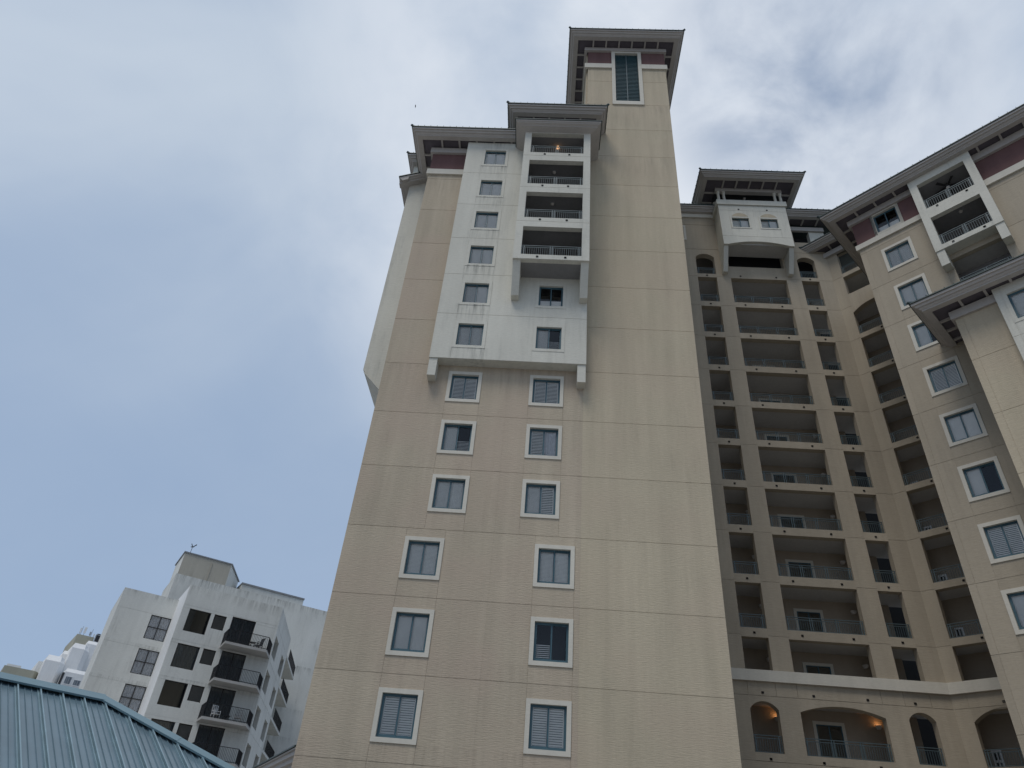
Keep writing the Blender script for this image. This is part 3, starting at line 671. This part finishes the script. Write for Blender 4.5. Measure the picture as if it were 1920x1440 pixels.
band(HB, FW, [(s0, DW+6), (s0, DW), (-4.25, DW)], .16, 37.70, 38.12, 'cornice'); band(HB, FW, [(-.9, DW), (13, DW)], .16, 37.62, 38.12, 'cornice')
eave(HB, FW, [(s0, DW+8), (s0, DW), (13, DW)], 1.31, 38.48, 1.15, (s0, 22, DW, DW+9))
part('side_wall', MB().box(s0+.005, s0+.3, DW+.3, DW+8, 0, 38), 'taupe', HB, FW)
part('core', MB().box(s0+.35, 12.9, DW+1.9, DW+7.5, .05, 37.9), 'interior', HB, FW)
# white balcony of the wing
VN = 33.87; vs0, vs1 = -4.26, -.89; vop = [(32.35, 34.58), (35.38, 37.52)]
wall(HB, FW, VN, [vs0, vs1], [32.02, 38.12], [(-3.85, -1.31, a, b) for a, b in vop], 'white_stucco', .3)
part('balcony_side', MB().box(vs0+.003, vs0+.3, VN+.3, DW+1.6, 32.03, 38.1).box(vs1-.3, vs1-.003, VN+.3, DW+1.6, 32.03, 38.1), 'white_stucco', HB, FW)
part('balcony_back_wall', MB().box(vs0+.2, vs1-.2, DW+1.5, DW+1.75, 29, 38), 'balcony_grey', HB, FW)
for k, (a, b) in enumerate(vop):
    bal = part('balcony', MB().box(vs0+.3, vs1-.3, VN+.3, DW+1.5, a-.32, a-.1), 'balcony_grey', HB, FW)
    railing(bal, FW, -3.85, -1.31, VN+.13, a, .80, 2)
    for s in (-3.3, -1.75): drain(bal, FW, s, VN, a-.15)
    dr = part('glass_door', ring(MB(), -3.6, -1.6, a-.1, a+1.95, .08, DW+1.38, DW+1.48), 'teal', bal, FW)
    put('pane', pane_mesh(1.84, 1.89, 'glass_dark'), dr, FW @ Matrix.Translation((-3.52, DW+1.43, a-.02)))
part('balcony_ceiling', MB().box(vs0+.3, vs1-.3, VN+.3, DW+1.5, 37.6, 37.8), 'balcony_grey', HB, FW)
part('bay_soffit', MB().box(vs0+.005, vs1-.005, VN+.02, DW+.03, 32.024, 32.06), 'white_stucco', HB, FW)
for a in (vs0+.02, vs1-.43): part('bracket', MB().box(a, a+.41, VN+.06, DW+.02, 30.95, 32.02), 'white_stucco', HB, FW)
bal = part('balcony', MB().box(-3.82, -1.32, DW+.02, DW+1.5, 29.13, 29.4), 'soffit', HB, FW)
railing(bal, FW, -3.8, -1.34, DW+.14, 29.4, .9, 2)
part('balcony_ceiling', MB().box(-4.1, -1.05, DW+.3, DW+1.5, 31.7, 31.9), 'soffit', HB, FW)

# --- lower block standing in front of the wing
D2, t0 = 31.9, -4.35
zs2 = [0, 2.1]+[z for z in [11.20+2.998*k for k in range(-3, 5)] if z > 2.2]+[25.75]
wall(HB, FW, D2, [t0, -4.03, -2.4], zs2, [], 'tan')
B2 = D2-.35
b2z = [24.05+SW-.02-2.998*k for k in range(0, 7)]
wall(HB, FW, B2, [-2.5, -2.2, -.52, 2.6], sorted([8.0]+[23.35-2.998*k for k in range(0, 5)]+[26.3]), [whole(-1.36, z) for z in b2z if z > 9], 'white_stucco')
for z in b2z:
    if z > 9: window(HB, FW, -1.36, B2, z, 'white_stucco', .02, ('blind', 'blind'))
part('bay_side', MB().box(-2.495, -2.2, B2+.3, D2+.1, 8.01, 26.2), 'white_stucco', HB, FW)
part('side_wall', MB().box(t0+.005, t0+.3, D2+.3, DW+.1, 0, 26.2).box(-2.4, 2.6, D2+.8, D2+.9, 0, 26), 'tan', HB, FW)
band(HB, FW, [(t0, DW), (t0, D2), (-2.5, D2)], .14, 25.72, 26.18, 'cornice')
eave(HB, FW, [(t0, DW), (t0, D2), (3.2, D2)], 1.33, 26.62, 1.05, (t0, 8, D2, 40), slope=.2)
# low podium roof behind the left corner
FP = FR(118); pod = MB()
def P118(x, y): v = FP.inverted() @ Vector((x, y, 0)); return v.x, v.y
pa, pb = P118(-9.0, 29.4), P118(-15.2, 41.0)
cn = part('canopy_roof', sweep(MB(), [(pb[0], pa[1]-1.5), (pa[0], pa[1]-1.5)], [(1.5, 0), (1.5, -.06), (1.42, -.06), (1.42, -.22), (1.30, -.26), (1.30, -.40), (1.15, -.44), (1.15, -.60), (0, -.60), (0, .35)], 5.62), 'cornice', HB, FP)
part('canopy_metal', sweep(MB(), [(pb[0], pa[1]-1.5), (pa[0], pa[1]-1.5)], [(1.56, .005), (1.56, .06), (0, .5), (0, .36)], 5.62), 'roof_green', cn, FP)
part('canopy_wall', MB().box(pa[0], pb[0], pa[1]-1.6, pa[1]-1.3, 0, 5.1), 'tan', cn, FP)

# ============================================================ lamps, fans on the high-rise balconies
def sconce_meshes(): 
    bowl = cm('bowl', lambda: MB().lathe([(.03, -.15), (.10, -.12), (.15, -.05), (.165, .04), (.15, .05)], 0, 0, 14).mesh('wall_lamp', 'lamp_white', True))
    lit = cm('bowl_lit', lambda: MB().lathe([(.02, .052), (.14, .056), (.02, .06)], 0, 0, 14).mesh('lit_bulb', 'lamp_glow'))
    back = cm('bowl_back', lambda: MB().box(-.06, .06, .10, .155, -.12, .06).mesh('back_plate', 'lamp_white'))
    return bowl, lit, back
def sconce(x, z, label, lit=False, group=None):
    b, l, p = sconce_meshes(); T = Matrix.Translation((x, YB-.155, z)); o = tag(put('wall_lamp', b, None, T), label, 'lamp', group); put('back_plate', p, o, T)
    if lit:
        put('lit_bulb', l, o, T)
        ld = bpy.data.lights.new('lamp_light', 'POINT'); ld.energy = 1.1; ld.color = (1, .5, .2); ld.shadow_soft_size = .05
        put('lamp_light', ld, o, T @ Matrix.Translation((0, -.02, .12)))
sconce(18.05, 10.20, 'glowing bowl sconce beside the door under the wide arch', True)
sconce(12.82, 10.24, 'glowing bowl sconce seen through the narrow arch next to the tan wall', True)
for k in range(0, 6):
    z = RJ[k]+2.47
    od = ('first', 'second', 'third', 'fourth', 'fifth', 'sixth')[k]
    sconce(18.05, z, f'unlit pale sconce right of the balcony door, {od} storey above the white band', False, 'unlit sconces on the recessed balconies')
    if k < 5: sconce(12.84, z, f'unlit pale sconce behind the narrow opening, {od} storey above the white band', False, 'unlit sconces on the recessed balconies')
def ceiling_lamp(x, y, z, label, lit, group=None):
    T = Matrix.Translation((x, y, z))
    o = tag(put('ceiling_lamp', cm(('cl', lit), lambda: MB().lathe([(.08, 0), (.11, -.03), (.11, -.08), (.05, -.14), (.01, -.15)], 0, 0, 14).mesh('ceiling_lamp', 'lamp_glow' if lit else 'lamp_white', True)), None, T), label, 'lamp', group)
    put('canopy_plate', cm('clp', lambda: MB().box(-.12, .12, -.12, .12, -.01, .004).mesh('canopy_plate', 'grey_metal')), o, T)
    if lit:
        ld = bpy.data.lights.new('lamp_light', 'POINT'); ld.energy = .5; ld.color = (1, .6, .28); ld.shadow_soft_size = .06
        put('lamp_light', ld, o, T @ Matrix.Translation((0, 0, -.25)))
ceiling_lamp(-.28, 26.75, 40.36, 'small glowing lamp on the ceiling of the topmost white balcony', True)
for z, od in ((37.99, 'second'), (34.96, 'third')): ceiling_lamp(-.42, 26.9, z, f'unlit round lamp on the ceiling of the {od} white balcony from the top', False, 'unlit lamps of the white balcony stack')
ceiling_lamp((PX0+PX1)/2-.1, PY+.9, 49.35, 'unlit round lamp hanging in the column loggia under the hipped roof', False)
def fan(s, n, z, label):
    M = FW @ Matrix.Translation((s, n, z)) @ FR(20); o = tag(put('ceiling_fan', None, None, M), label, 'ceiling fan')
    part('motor', MB().lathe([(.02, 0), (.03, -.02), (.03, -.16), (.13, -.18), (.15, -.26), (.10, -.31), (.02, -.32)], 0, 0, 14), 'bronze', o, M, True)
    part('globe', MB().lathe([(.03, -.32), (.11, -.34), (.12, -.40), (.06, -.46), (.01, -.47)], 0, 0, 14), 'lamp_white', o, M, True)
    for k in range(5):
        B = M @ FR(72*k); part('blade', MB().ext([(.12, -.05, -.235), (.72, -.085, -.26), (.72, .085, -.22), (.12, .05, -.225)], [(.12, -.05, -.225), (.72, -.085, -.25), (.72, .085, -.21), (.12, .05, -.215)]), 'bronze', o, B)
fan(-2.55, 34.95, 37.6, 'dark five-blade ceiling fan in the upper white balcony of the angled wing')
ceiling_lamp(*(FW @ Vector((-2.5, 34.95, 35.06))), 'unlit round lamp in the lower white balcony below the fan', False)

# ============================================================ white apartment building on the left (frame u, n, z at 34 deg)
LBLD = thing('apartment_building', 'white mid-rise apartment block with dark windows and black railed balconies', 'building', tuple(FL @ Vector((12, 70, 0))))
LP = 2.93; LJ = [19.99-LP*k for k in range(0, 6)]; NF = 66.4
ljs = [0]+sorted(LJ)+[21.71]
def lbwin(parent, M, x0, x1, z0, z1, y, v=0, h=0, back='interior', glass='glass_dark', name='window', deep=.10):
    mb = ring(MB(), x0-.002, x1+.002, z0-.002, z1+.002, .05, y+deep, y+deep+.08)
    for i in range(v): xm = x0+(x1-x0)*(i+1)/(v+1); mb.box(xm-.03, xm+.03, y+deep, y+deep+.08, z0+.05, z1-.05)
    for i in range(h): zm = z0+(z1-z0)*(i+1)/(h+1); mb.box(x0+.05, x1-.05, y+deep+.005, y+deep+.07, zm-.03, zm+.03)
    o = part(name, mb, 'bronze', parent, M)
    for i in range(v+1):
        for j in range(h+1):
            a, b = x0+(x1-x0)*i/(v+1)+.03, x0+(x1-x0)*(i+1)/(v+1)-.03; c, d = z0+(z1-z0)*j/(h+1)+.03, z0+(z1-z0)*(j+1)/(h+1)-.03
            put('pane', pane_mesh(round(b-a, 3), round(d-c, 3), glass), o, M @ Matrix.Translation((a, y+deep+.04, c)))
    if back: put('blind', blind_mesh(round(x1-x0, 3), round(z1-z0, 3), back), o, M @ Matrix.Translation((x0, y+deep+.13, z0)))
    return o
fh = []; 
for k in range(5):
    z = -LP*k; fh += [(8.30, 10.14, 17.87+z, 19.75+z), (10.44, 11.50, 18.53+z, 19.76+z), (11.98, 14.10, 17.25+z, 19.93+z)]
wall(LBLD, FL, NF, [7.7, 16.1], ljs, fh, 'lbwhite', .3, 5)
lh = [(5.93, 7.66, 17.66-LP*k, 19.72-LP*k) for k in range(5)]
wall(LBLD, FL, 71.0, [3.0, 7.72], [0]+sorted(19.8-LP*k for k in range(5))+[21.48], lh, 'lbwhite', .3, 5)
part('reveal_wall', MB().box(7.70, 7.95, NF+.3, 75, 0, 21.7), 'farwhite', LBLD, FL)  # whiter than the other walls: sunlight on this face put into its colour
part('side_wall', MB().box(3.0, 3.3, 71.3, 80, 0, 21.47), 'lbwhite', LBLD, FL)
for k in range(5):
    z = -LP*k
    lbwin(LBLD, FL, 8.30, 10.14, 17.87+z, 19.75+z, NF, 0, 0, None if k in (0, 2) else 'curtain', 'glass_dark')
    lbwin(LBLD, FL, 10.44, 11.50, 18.53+z, 19.76+z, NF, 0, 0, 'shade', 'glass_screen')
    lbwin(LBLD, FL, 11.98, 14.10, 17.25+z, 19.93+z, NF, 1, 0, 'curtain', 'glass_dark', 'sliding_door', .15)
    lbwin(LBLD, FL, 5.93, 7.66, 17.66+z, 19.72+z, 71.0, 1, 1, 'curtain' if k < 3 else 'shade', 'glass', 'window', .06)
    b = part('balcony', MB().xy([(11.67, NF+.05), (11.60, 64.35), (15.2, 64.35), (16.09, NF+.05)], 17.10+z, 17.30+z), 'concrete', LBLD, FL)
    rm = MB(); pts = [(11.70, NF), (11.66, 64.42), (15.15, 64.42), (16.0, NF)]
    for (xa, ya), (xb, yb) in zip(pts, pts[1:]):
        for h in (.08, 1.06): rm.bar((xa, ya, 17.3+z+h), (xb, yb, 17.3+z+h), .045)
        L = math.hypot(xb-xa, yb-ya); n = int(L/.125)
        for i in range(n+1):
            t = i/n; rm.bar((xa+(xb-xa)*t, ya+(yb-ya)*t, 17.3+z), (xa+(xb-xa)*t, ya+(yb-ya)*t, 17.3+z+1.05), .022)
    part('railing', rm, 'black_rail', b, FL)
# splayed right flank
FS = FR(101.5); C3 = FS.inverted() @ (FL @ Vector((16.1, NF, 0))); cx, cy = C3.x, C3.y
sh = []
for k in range(5):
    z = 16.33-LP*(k-1); sh += [(cx+.4, cx+3.1, z-1.65, z), (cx+6.9, cx+9.35, z-1.65, z)]
wall(LBLD, FS, cy, [cx, cx+10.3], [0]+sorted(LJ)+[21.7], sh, 'lbwhite', .95, 5)
for x0, x1, z0, z1 in sh: lbwin(LBLD, FS, x0, x1, z0, z1, cy, 0, 0, None, 'glass_dark', 'window', .7)
for k in range(0, 6):
    z = 17.06-LP*(k-1)
    b = part('balcony', MB().box(cx+10.3, cx+20.6, cy-.02, cy+4, z-.12, z+.12), 'lbwhite', LBLD, FS)
    rm = MB()
    for h in (.1, 1.1): rm.bar((cx+12.6, cy+.06, z+.12+h), (cx+20.5, cy+.06, z+.12+h), .05)
    for i in range(64): x = cx+12.6+7.9*i/63; rm.bar((x, cy+.06, z+.1), (x, cy+.06, z+1.2), .03)
    part('railing', rm, 'black_rail', b, FS)
for x in (10.3,): part('fin_wall', MB().box(cx+10.3, cx+10.6, cy+.02, cy+5, 0, 21.6), 'lbwhite', LBLD, FS)
# higher part behind, lift house, upper parapet
RN = 86.5
def rs(u): return u*RN/75
def rzz(z): return (z-1.6)*RN/75+1.6
part('upper_wall', MB().box(rs(7.05), 36, RN, RN+.3, 0, rzz(25.05)), 'lbwhite', LBLD, FL); part('side_wall', MB().box(rs(7.05), rs(7.05)+.3, RN+.3, RN+8, 15, rzz(25.05)), 'lbwhite', LBLD, FL)
lh_ = part('lift_house', MB().xy([(rs(7.15), RN+.05), (rs(11.85), RN+.05), (rs(13.8), RN+5.4), (rs(7.15), RN+5.4)], rzz(25.0), rzz(27.25)), 'lbwhite', LBLD, FL)
part('coloured_face', MB().box(rs(7.155), rs(11.84), RN+.025, RN+.05, rzz(25.03), rzz(27.2)), 'lbbeige', lh_, FL); part('downpipe', MB().box(rs(9.94), rs(10.0), RN-.04, RN+.03, rzz(25.0), rzz(26.9)), 'lbbeige', lh_, FL)
part('coping', MB().xy([(rs(7.05), RN-.06), (rs(11.92), RN-.06), (rs(13.95), RN+5.5), (rs(7.05), RN+5.5)], rzz(27.25), rzz(27.37)), 'cap_grey', lh_, FL)
up = part('roof_storey', MB().box(rs(13.9), rs(20.8), RN+3, RN+8, rzz(24), rzz(26.45)), 'lbwhite', LBLD, FL); part('coping', MB().box(rs(13.85), rs(20.86), RN+2.9, RN+8, rzz(26.45), rzz(26.62)), 'cap_grey', up, FL)
part('coping', MB().box(rs(22.9), 36, RN-.03, RN+.33, rzz(25.05), rzz(25.11)), 'lbwhite', LBLD, FL)
part('core', MB().xy([(8.3, 67.6), (15.2, 67.6), (18.2, 74.5), (8.3, 74.5)], .05, 21.2).box(3.4, 8.2, 71.9, 79, .05, 21.2), 'interior', LBLD, FL)
part('flat_roof', MB().xy([(7.9, 66.75), (15.5, 66.75), (18.8, 75.4), (7.9, 75.4)], 21.2, 21.35).box(3.3, 7.7, 71.35, 80, 21.1, 21.2), 'concrete', LBLD, FL)
# mast with bird figure on the lift house
mp = FL @ Vector((rs(7.62), RN+.3, rzz(27.37))); MM = Matrix.Translation(mp) @ Matrix.Scale(1.15, 4)
vane = tag(put('weathervane', MB().bar((0, 0, 0), (.02, 0, .62), .035).mesh('weathervane', 'feather'), None, MM), 'thin mast with a dark winged bird figure above the lift house', 'weathervane')
part('bird_figure', MB().ext([(-.16, 0, .66), (.0, -.05, .60), (.18, 0, .66), (0, .05, .66)], [(-.20, 0, .72), (0, -.05, .72), (.22, 0, .78), (0, .05, .74)]).ext([(-.02, -.02, .70), (.06, -.02, .72), (-.14, -.04, 1.04), (-.20, -.03, 1.0)], [(-.02, .02, .70), (.06, .02, .72), (-.14, 0, 1.04), (-.20, 0, 1.0)]).ext([(.02, -.02, .70), (.10, -.02, .68), (.42, -.02, .92), (.36, -.02, 1.0)], [(.02, .02, .70), (.10, .02, .68), (.42, .02, .92), (.36, .02, 1.0)]), 'feather', vane, MM)
# balcony furniture
def chair(u, n, z, rot, mat, label, lounge=False):
    M = FL @ Matrix.Translation((u, n, z)) @ FR(rot); o = tag(put('patio_chair', None, None, M), label, 'chair', None)
    part('seat', MB().box(-.26, .26, -.26, .26, .40, .44), mat, o, M)
    bk = MB()
    for i in range(7): x = -.24+.08*i; bk.bar((x, .26, .46), (x, .40, 1.08), .026)
    bk.bar((-.26, .41, 1.1), (.26, .41, 1.1), .05); bk.bar((-.25, .31, .66), (.25, .31, .66), .03); bk.bar((-.25, .36, .88), (.25, .36, .88), .03)
    part('backrest', bk, mat, o, M)
    for sx in (-.25, .25):
        part('leg', MB().bar((sx, -.25, 0), (sx, -.23, .66), .035), mat, o, M); part('leg', MB().bar((sx, .30, 0), (sx, .26, .46), .035), mat, o, M)
        part('armrest', MB().bar((sx, -.26, .66), (sx, .32, .68), .045), mat, o, M)
def table(u, n, z, mat, label, r=.3, h=.5):
    M = FL @ Matrix.Translation((u, n, z)); o = tag(put('side_table', None, None, M), label, 'table')
    part('table_top', MB().lathe([(r, h-.03), (r, h)], 0, 0, 18), mat, o, M)
    for k in range(3): a = k*2.1; part('leg', MB().bar((r*.8*math.cos(a), r*.8*math.sin(a), 0), (r*.5*math.cos(a), r*.5*math.sin(a), h-.03), .03), mat, o, M)
chair(14.55, 65.3, 17.30, -70, 'black_rail', 'black metal chair on the topmost black-railed balcony'); table(13.95, 65.0, 17.30, 'black_rail', 'small black round table on the topmost black-railed balcony')
chair(12.75, 65.2, 11.44, 15, 'white_metal', 'white metal chair in front of the sliding door, third balcony down'); chair(14.55, 65.2, 11.44, -20, 'concrete', 'grey chair behind the railing corner, third balcony down'); table(13.65, 65.0, 11.44, 'black_rail', 'low dark table between two chairs, third balcony down', .26, .42)

# ============================================================ stepped building far behind
FF = FR(38); FAR = thing('terraced_building', 'distant stepped white building with sloped parapets behind the blue metal roof', 'building', tuple(FF @ Vector((16, 205, 0))))
def fz(z): return (z-1.6)*2+1.6
def fblock(name, u0, u1, zt, n, mat, slope=None, zb=0, d=10, ch=0):
    """ch: width of the splayed right flank; slope: top of a sloped skirt"""
    u0, u1 = u0*2*n/200, u1*2*n/200; k = n/200; zt = (fz(zt)-1.6)*k+1.6; ch *= 2
    pl = [(u0, n), (u1, n), (u1+ch, n+ch*1.6), (u1+ch, n+d+8), (u0, n+d+8)]
    b = part(name, MB().xy(pl, zb, zt), mat, FAR, FF)
    if slope:
        zs = (fz(slope)-1.6)*k+1.6; i = (zs-zt)*.9
        p2 = [(u0+.25*i, n+i), (u1-.05*i, n+i), (u1+ch-.3*i, n+ch*1.6+i), (u1+ch-.3*i, n+d+8), (u0+.25*i, n+d+8)]
        part('sloped_parapet', MB().ext([(x, y, zt+.004) for x, y in pl], [(x, y, zs) for x, y in p2]), mat, b, FF)
    return b
fblock('wing', 2.7, 5.8, 18.4, 200, 'farbeige', ch=.5); fblock('roof_parapet', 2.9, 4.3, 18.62, 202, 'farwhite')
fblock('wing', 5.7, 6.5, 19.5, 203, 'farwhite'); fblock('wing', 6.3, 7.85, 19.8, 198, 'farwhite', 20.5, ch=.62)
fblock('wing', 7.7, 8.6, 20.75, 206, 'farwhite', 21.2); fblock('wing', 8.4, 9.75, 21.65, 202, 'farwhite', 22.3, ch=.65); fblock('wing', 9.7, 11.6, 22.4, 206, 'farwhite', 22.8)
twr = fblock('stair_tower', 8.3, 10.2, 23.2, 210, 'farbeige')
lw = fblock('wing', 8.75, 11.6, 18.98, 192, 'farwhite', 19.42)
k = 192/100
for a, b, c, d in ((9.02, 9.7, 17.72, 18.5), (9.98, 10.7, 17.72, 18.3)):
    z0, z1 = (c-1.6)*k+1.6, (d-1.6)*k+1.6
    o = part('window', ring(MB(), a*k-.12, b*k+.12, z0-.12, z1+.12, .14, 191.9, 192.05), 'white_metal', lw, FF)
    put('pane', pane_mesh(round((b-a)*k, 3), round(z1-z0, 3), 'glass_dark'), o, FF @ Matrix.Translation((a*k, 191.96, z0))); 
    put('blind', blind_mesh(round((b-a)*k, 3), round(z1-z0, 3), 'curtain'), o, FF @ Matrix.Translation((a*k, 191.985, z0)))
part('window_slot', MB().box(8.50*k, 8.74*k, 191.9, 192.3, 0, (18.85-1.6)*k+1.6), 'interior', lw, FF)
tz = (fz(23.2)-1.6)*210/200+1.6
def fp(u, n): v = FF @ Vector((u*2*n/200, n, tz)); return tuple(v)
def antenna(u, w_, h, label, mat='white_metal', n=209.6, mast=False):
    M = Matrix.Translation(fp(u, n+.6)) @ FF; o = tag(put('antenna', None, None, M), label, 'antenna')
    part('pole', MB().bar((0, 0, -.01), (0, 0, h), .09), 'grey_metal', o, M)
    if not mast: part('antenna_panel', MB().box(-w_/2, w_/2, -.25, -.05, h*.25, h*1.02), mat, o, M); part('clamp', MB().box(-.08, .08, -.08, .08, h*.4, h*.46), 'grey_metal', o, M)
antenna(8.48, .35, 1.5, 'short white panel antenna at the corner of the rooftop'); antenna(8.95, .55, 1.9, 'widest tall white panel antenna on the far rooftop')
antenna(8.62, .1, 2.1, 'thin whip antenna mast beside the corner of the far rooftop', mast=True); antenna(9.6, .4, 1.1, 'small grey panel antenna on the far rooftop', 'grey_metal'); antenna(9.75, .1, 1.9, 'thin whip mast beside the grey panel antenna', mast=True); antenna(10.05, .3, .8, 'stubby white antenna at the rooftop edge near the air-handling unit')
acz = (fz(22.8)-1.6)*206/200+1.6; am = FF @ Vector((10.75*2.06, 208.5, acz)); AM = Matrix.Translation(am) @ FF
ac = tag(put('air_handler', None, None, AM), 'grey rooftop air-handling unit on the distant stepped building', 'air conditioner')
part('casing', MB().box(-.75, .45, -.6, .6, .25, 2.1), 'grey_metal', ac, AM); part('fan_cowl', MB().lathe([(.4, 2.1), (.42, 2.35), (.36, 2.35)], -.15, 0, 16), 'black_rail', ac, AM); part('grille', MB().box(-.65, .35, -.64, -.6, .4, 1.9), 'black_rail', ac, AM); part('duct', MB().box(.45, 1.0, -.4, .3, .3, 1.9), 'black_rail', ac, AM); part('stand', MB().box(-.7, .9, -.5, .5, -.05, .25), 'grey_metal', ac, AM)

# ============================================================ pavilion with blue standing-seam roof (frame x along ridge, y up the slope)
FB = FR(45); PD = 20.9; PZ = .1545*PD+1.6; HX = .262*PD; EY = PD-4.9; SLp = .5
PAV = thing('pavilion', 'low pavilion with blue-grey standing-seam metal roof', 'pavilion', tuple(FB @ Vector((0, PD, 0))))
def rz_(y): return PZ-(PD-y)*SLp
def rp(x, y, h=0): return (x, y-h*.447, rz_(y)+h*.894)      # h: height normal to the slope
rfb = part('roof', MB().quad(rp(-9, EY, -.03), rp(HX+4.9, EY, -.03), rp(HX, PD, -.03), rp(-9, PD, -.03)).quad((-9, PD, PZ-.03), (HX, PD, PZ-.03), (HX+4.9, PD+4.9, PZ-2.48), (-9, PD+4.9, PZ-2.48)).quad((HX, PD, PZ-.03), (HX+4.9, EY, PZ-2.48), (HX+4.9, PD+4.9, PZ-2.48)), 'blue_metal', PAV, FB)
sx = [.1687*PD+.497*k for k in range(-24, 15)]; sx = [x for x in sx if x > -8.9]
def topy(x): return PD if x <= HX else PD-(x-HX)
for a, b in zip(sx, sx[1:]):
    if topy(b) < EY+.3: break
    ta, tb = topy(a)-.03, topy(b)-.03
    mb = MB(); mb.ext([rp(a+.004, EY, 0), rp(b-.004, EY, 0), rp(b-.004, tb, 0), rp(a+.004, ta, 0)], [rp(a+.004, EY, .008), rp(b-.004, EY, .008), rp(b-.004, tb, .008), rp(a+.004, ta, .008)])
    for f in (.36, .66):
        x = a+(b-a)*f; t = topy(x)-.12
        mb.ext([rp(x-.018, EY, .009), rp(x+.018, EY, .009), rp(x+.006, EY, .034), rp(x-.006, EY, .034)], [rp(x-.018, t, .009), rp(x+.018, t, .009), rp(x+.006, t, .034), rp(x-.006, t, .034)])
    part('roof_panel', mb, 'blue_metal', rfb, FB)
for x in sx:
    t = topy(x)-.02
    if t < EY+.2: continue
    mb = MB(); 
    for x0, x1, h0, h1 in ((x-.05, x-.032, .0, .045), (x-.032, x+.012, .0, .02), (x-.006, x+.012, .018, .085), (x-.014, x+.016, .084, .094)):
        mb.ext([rp(x0, EY, h0), rp(x1, EY, h0), rp(x1, EY, h1), rp(x0, EY, h1)], [rp(x0, t, h0), rp(x1, t, h0), rp(x1, t, h1), rp(x0, t, h1)])
    part('seam', mb, 'blue_seam', rfb, FB)
def capbar(p, q, w_, lift, lip=.045):
    """folded cap sheet from p to q lying on the slope, w_ wide down-slope, with a closure strip under its edge"""
    (xa, ya), (xb, yb) = p, q; d = Vector((xb-xa, yb-ya)).normalized(); nn = Vector((d.y, -d.x))
    def P(x, y, o, h): return rp(x+nn.x*o, y+nn.y*o, h)
    mb = MB(); mb.ext([P(xa, ya, 0, lift+.03), P(xa, ya, w_, lift), P(xa, ya, w_, lift-lip), P(xa, ya, w_-.012, lift-lip), P(xa, ya, w_-.012, lift-.012), P(xa, ya, 0, lift+.016)],
                  [P(xb, yb, 0, lift+.03), P(xb, yb, w_, lift), P(xb, yb, w_, lift-lip), P(xb, yb, w_-.012, lift-lip), P(xb, yb, w_-.012, lift-.012), P(xb, yb, 0, lift+.016)])
    c = part('ridge_cap', mb, 'blue_cap', rfb, FB)
    cl = MB().ext([P(xa, ya, w_-.20, .0), P(xa, ya, w_-.19, .0), P(xa, ya, w_-.19, lift-.01), P(xa, ya, w_-.20, lift-.01)], [P(xb, yb, w_-.20, .0), P(xb, yb, w_-.19, .0), P(xb, yb, w_-.19, lift-.01), P(xb, yb, w_-.20, lift-.01)])
    part('closure_strip', cl, 'louver', c, FB); return c
capbar((-9, PD), (HX+.05, PD), .27, .14)
for i in range(3):
    f0, f1 = i/3, (i+1)/3; capbar((HX+4.8*f0-.02, PD-4.8*f0+.02), (HX+4.8*f1+.05, PD-4.8*f1-.05), .22, .12+.006*(2-i))
part('fascia', MB().box(-9, HX+4.9, EY+.02, EY+.08, rz_(EY)-.3, rz_(EY)-.05), 'blue_cap', PAV, FB)
for x in (-8.5, -3.5, 1.5, 6.5, HX+4.4):
    for y in (EY+.4, PD+4.3): part('post', MB().box(x-.12, x+.12, y-.12, y+.12, 0, rz_(EY)+.05), 'white_metal', PAV, FB)

# ============================================================ bird
bp = Vector((-.2136, .5631, .9036))*52+Vector((0, 0, 1.6)); BM = Matrix.Translation(bp) @ FR(5) @ Matrix.Rotation(R(50), 4, 'X') @ Matrix.Rotation(R(-80), 4, 'Z') @ Matrix.Scale(.55, 4)
bird = tag(put('bird', MB().lathe([(.01, -.20), (.045, -.12), (.06, 0), (.05, .10), (.03, .17), (.008, .21)], 0, 0, 8).mesh('bird', 'feather', True), None, BM), 'small dark bird gliding in the open sky left of the tower', 'bird')
for sgn in (1, -1): part('wing', MB().ext([(.03*sgn, 0, .09), (.03*sgn, 0, -.05), (.24*sgn, -.06, -.04), (.44*sgn, -.03, -.14), (.24*sgn, -.06, .10)], [(.03*sgn, .01, .09), (.03*sgn, .01, -.05), (.24*sgn, -.05, -.04), (.44*sgn, -.025, -.14), (.24*sgn, -.05, .10)]), 'feather', bird, BM)
part('tail', MB().ext([(-.02, 0, -.18), (.02, 0, -.18), (.05, 0, -.30), (-.05, 0, -.30)], [(-.02, .01, -.18), (.02, .01, -.18), (.05, .01, -.30), (-.05, .01, -.30)]), 'feather', bird, BM)
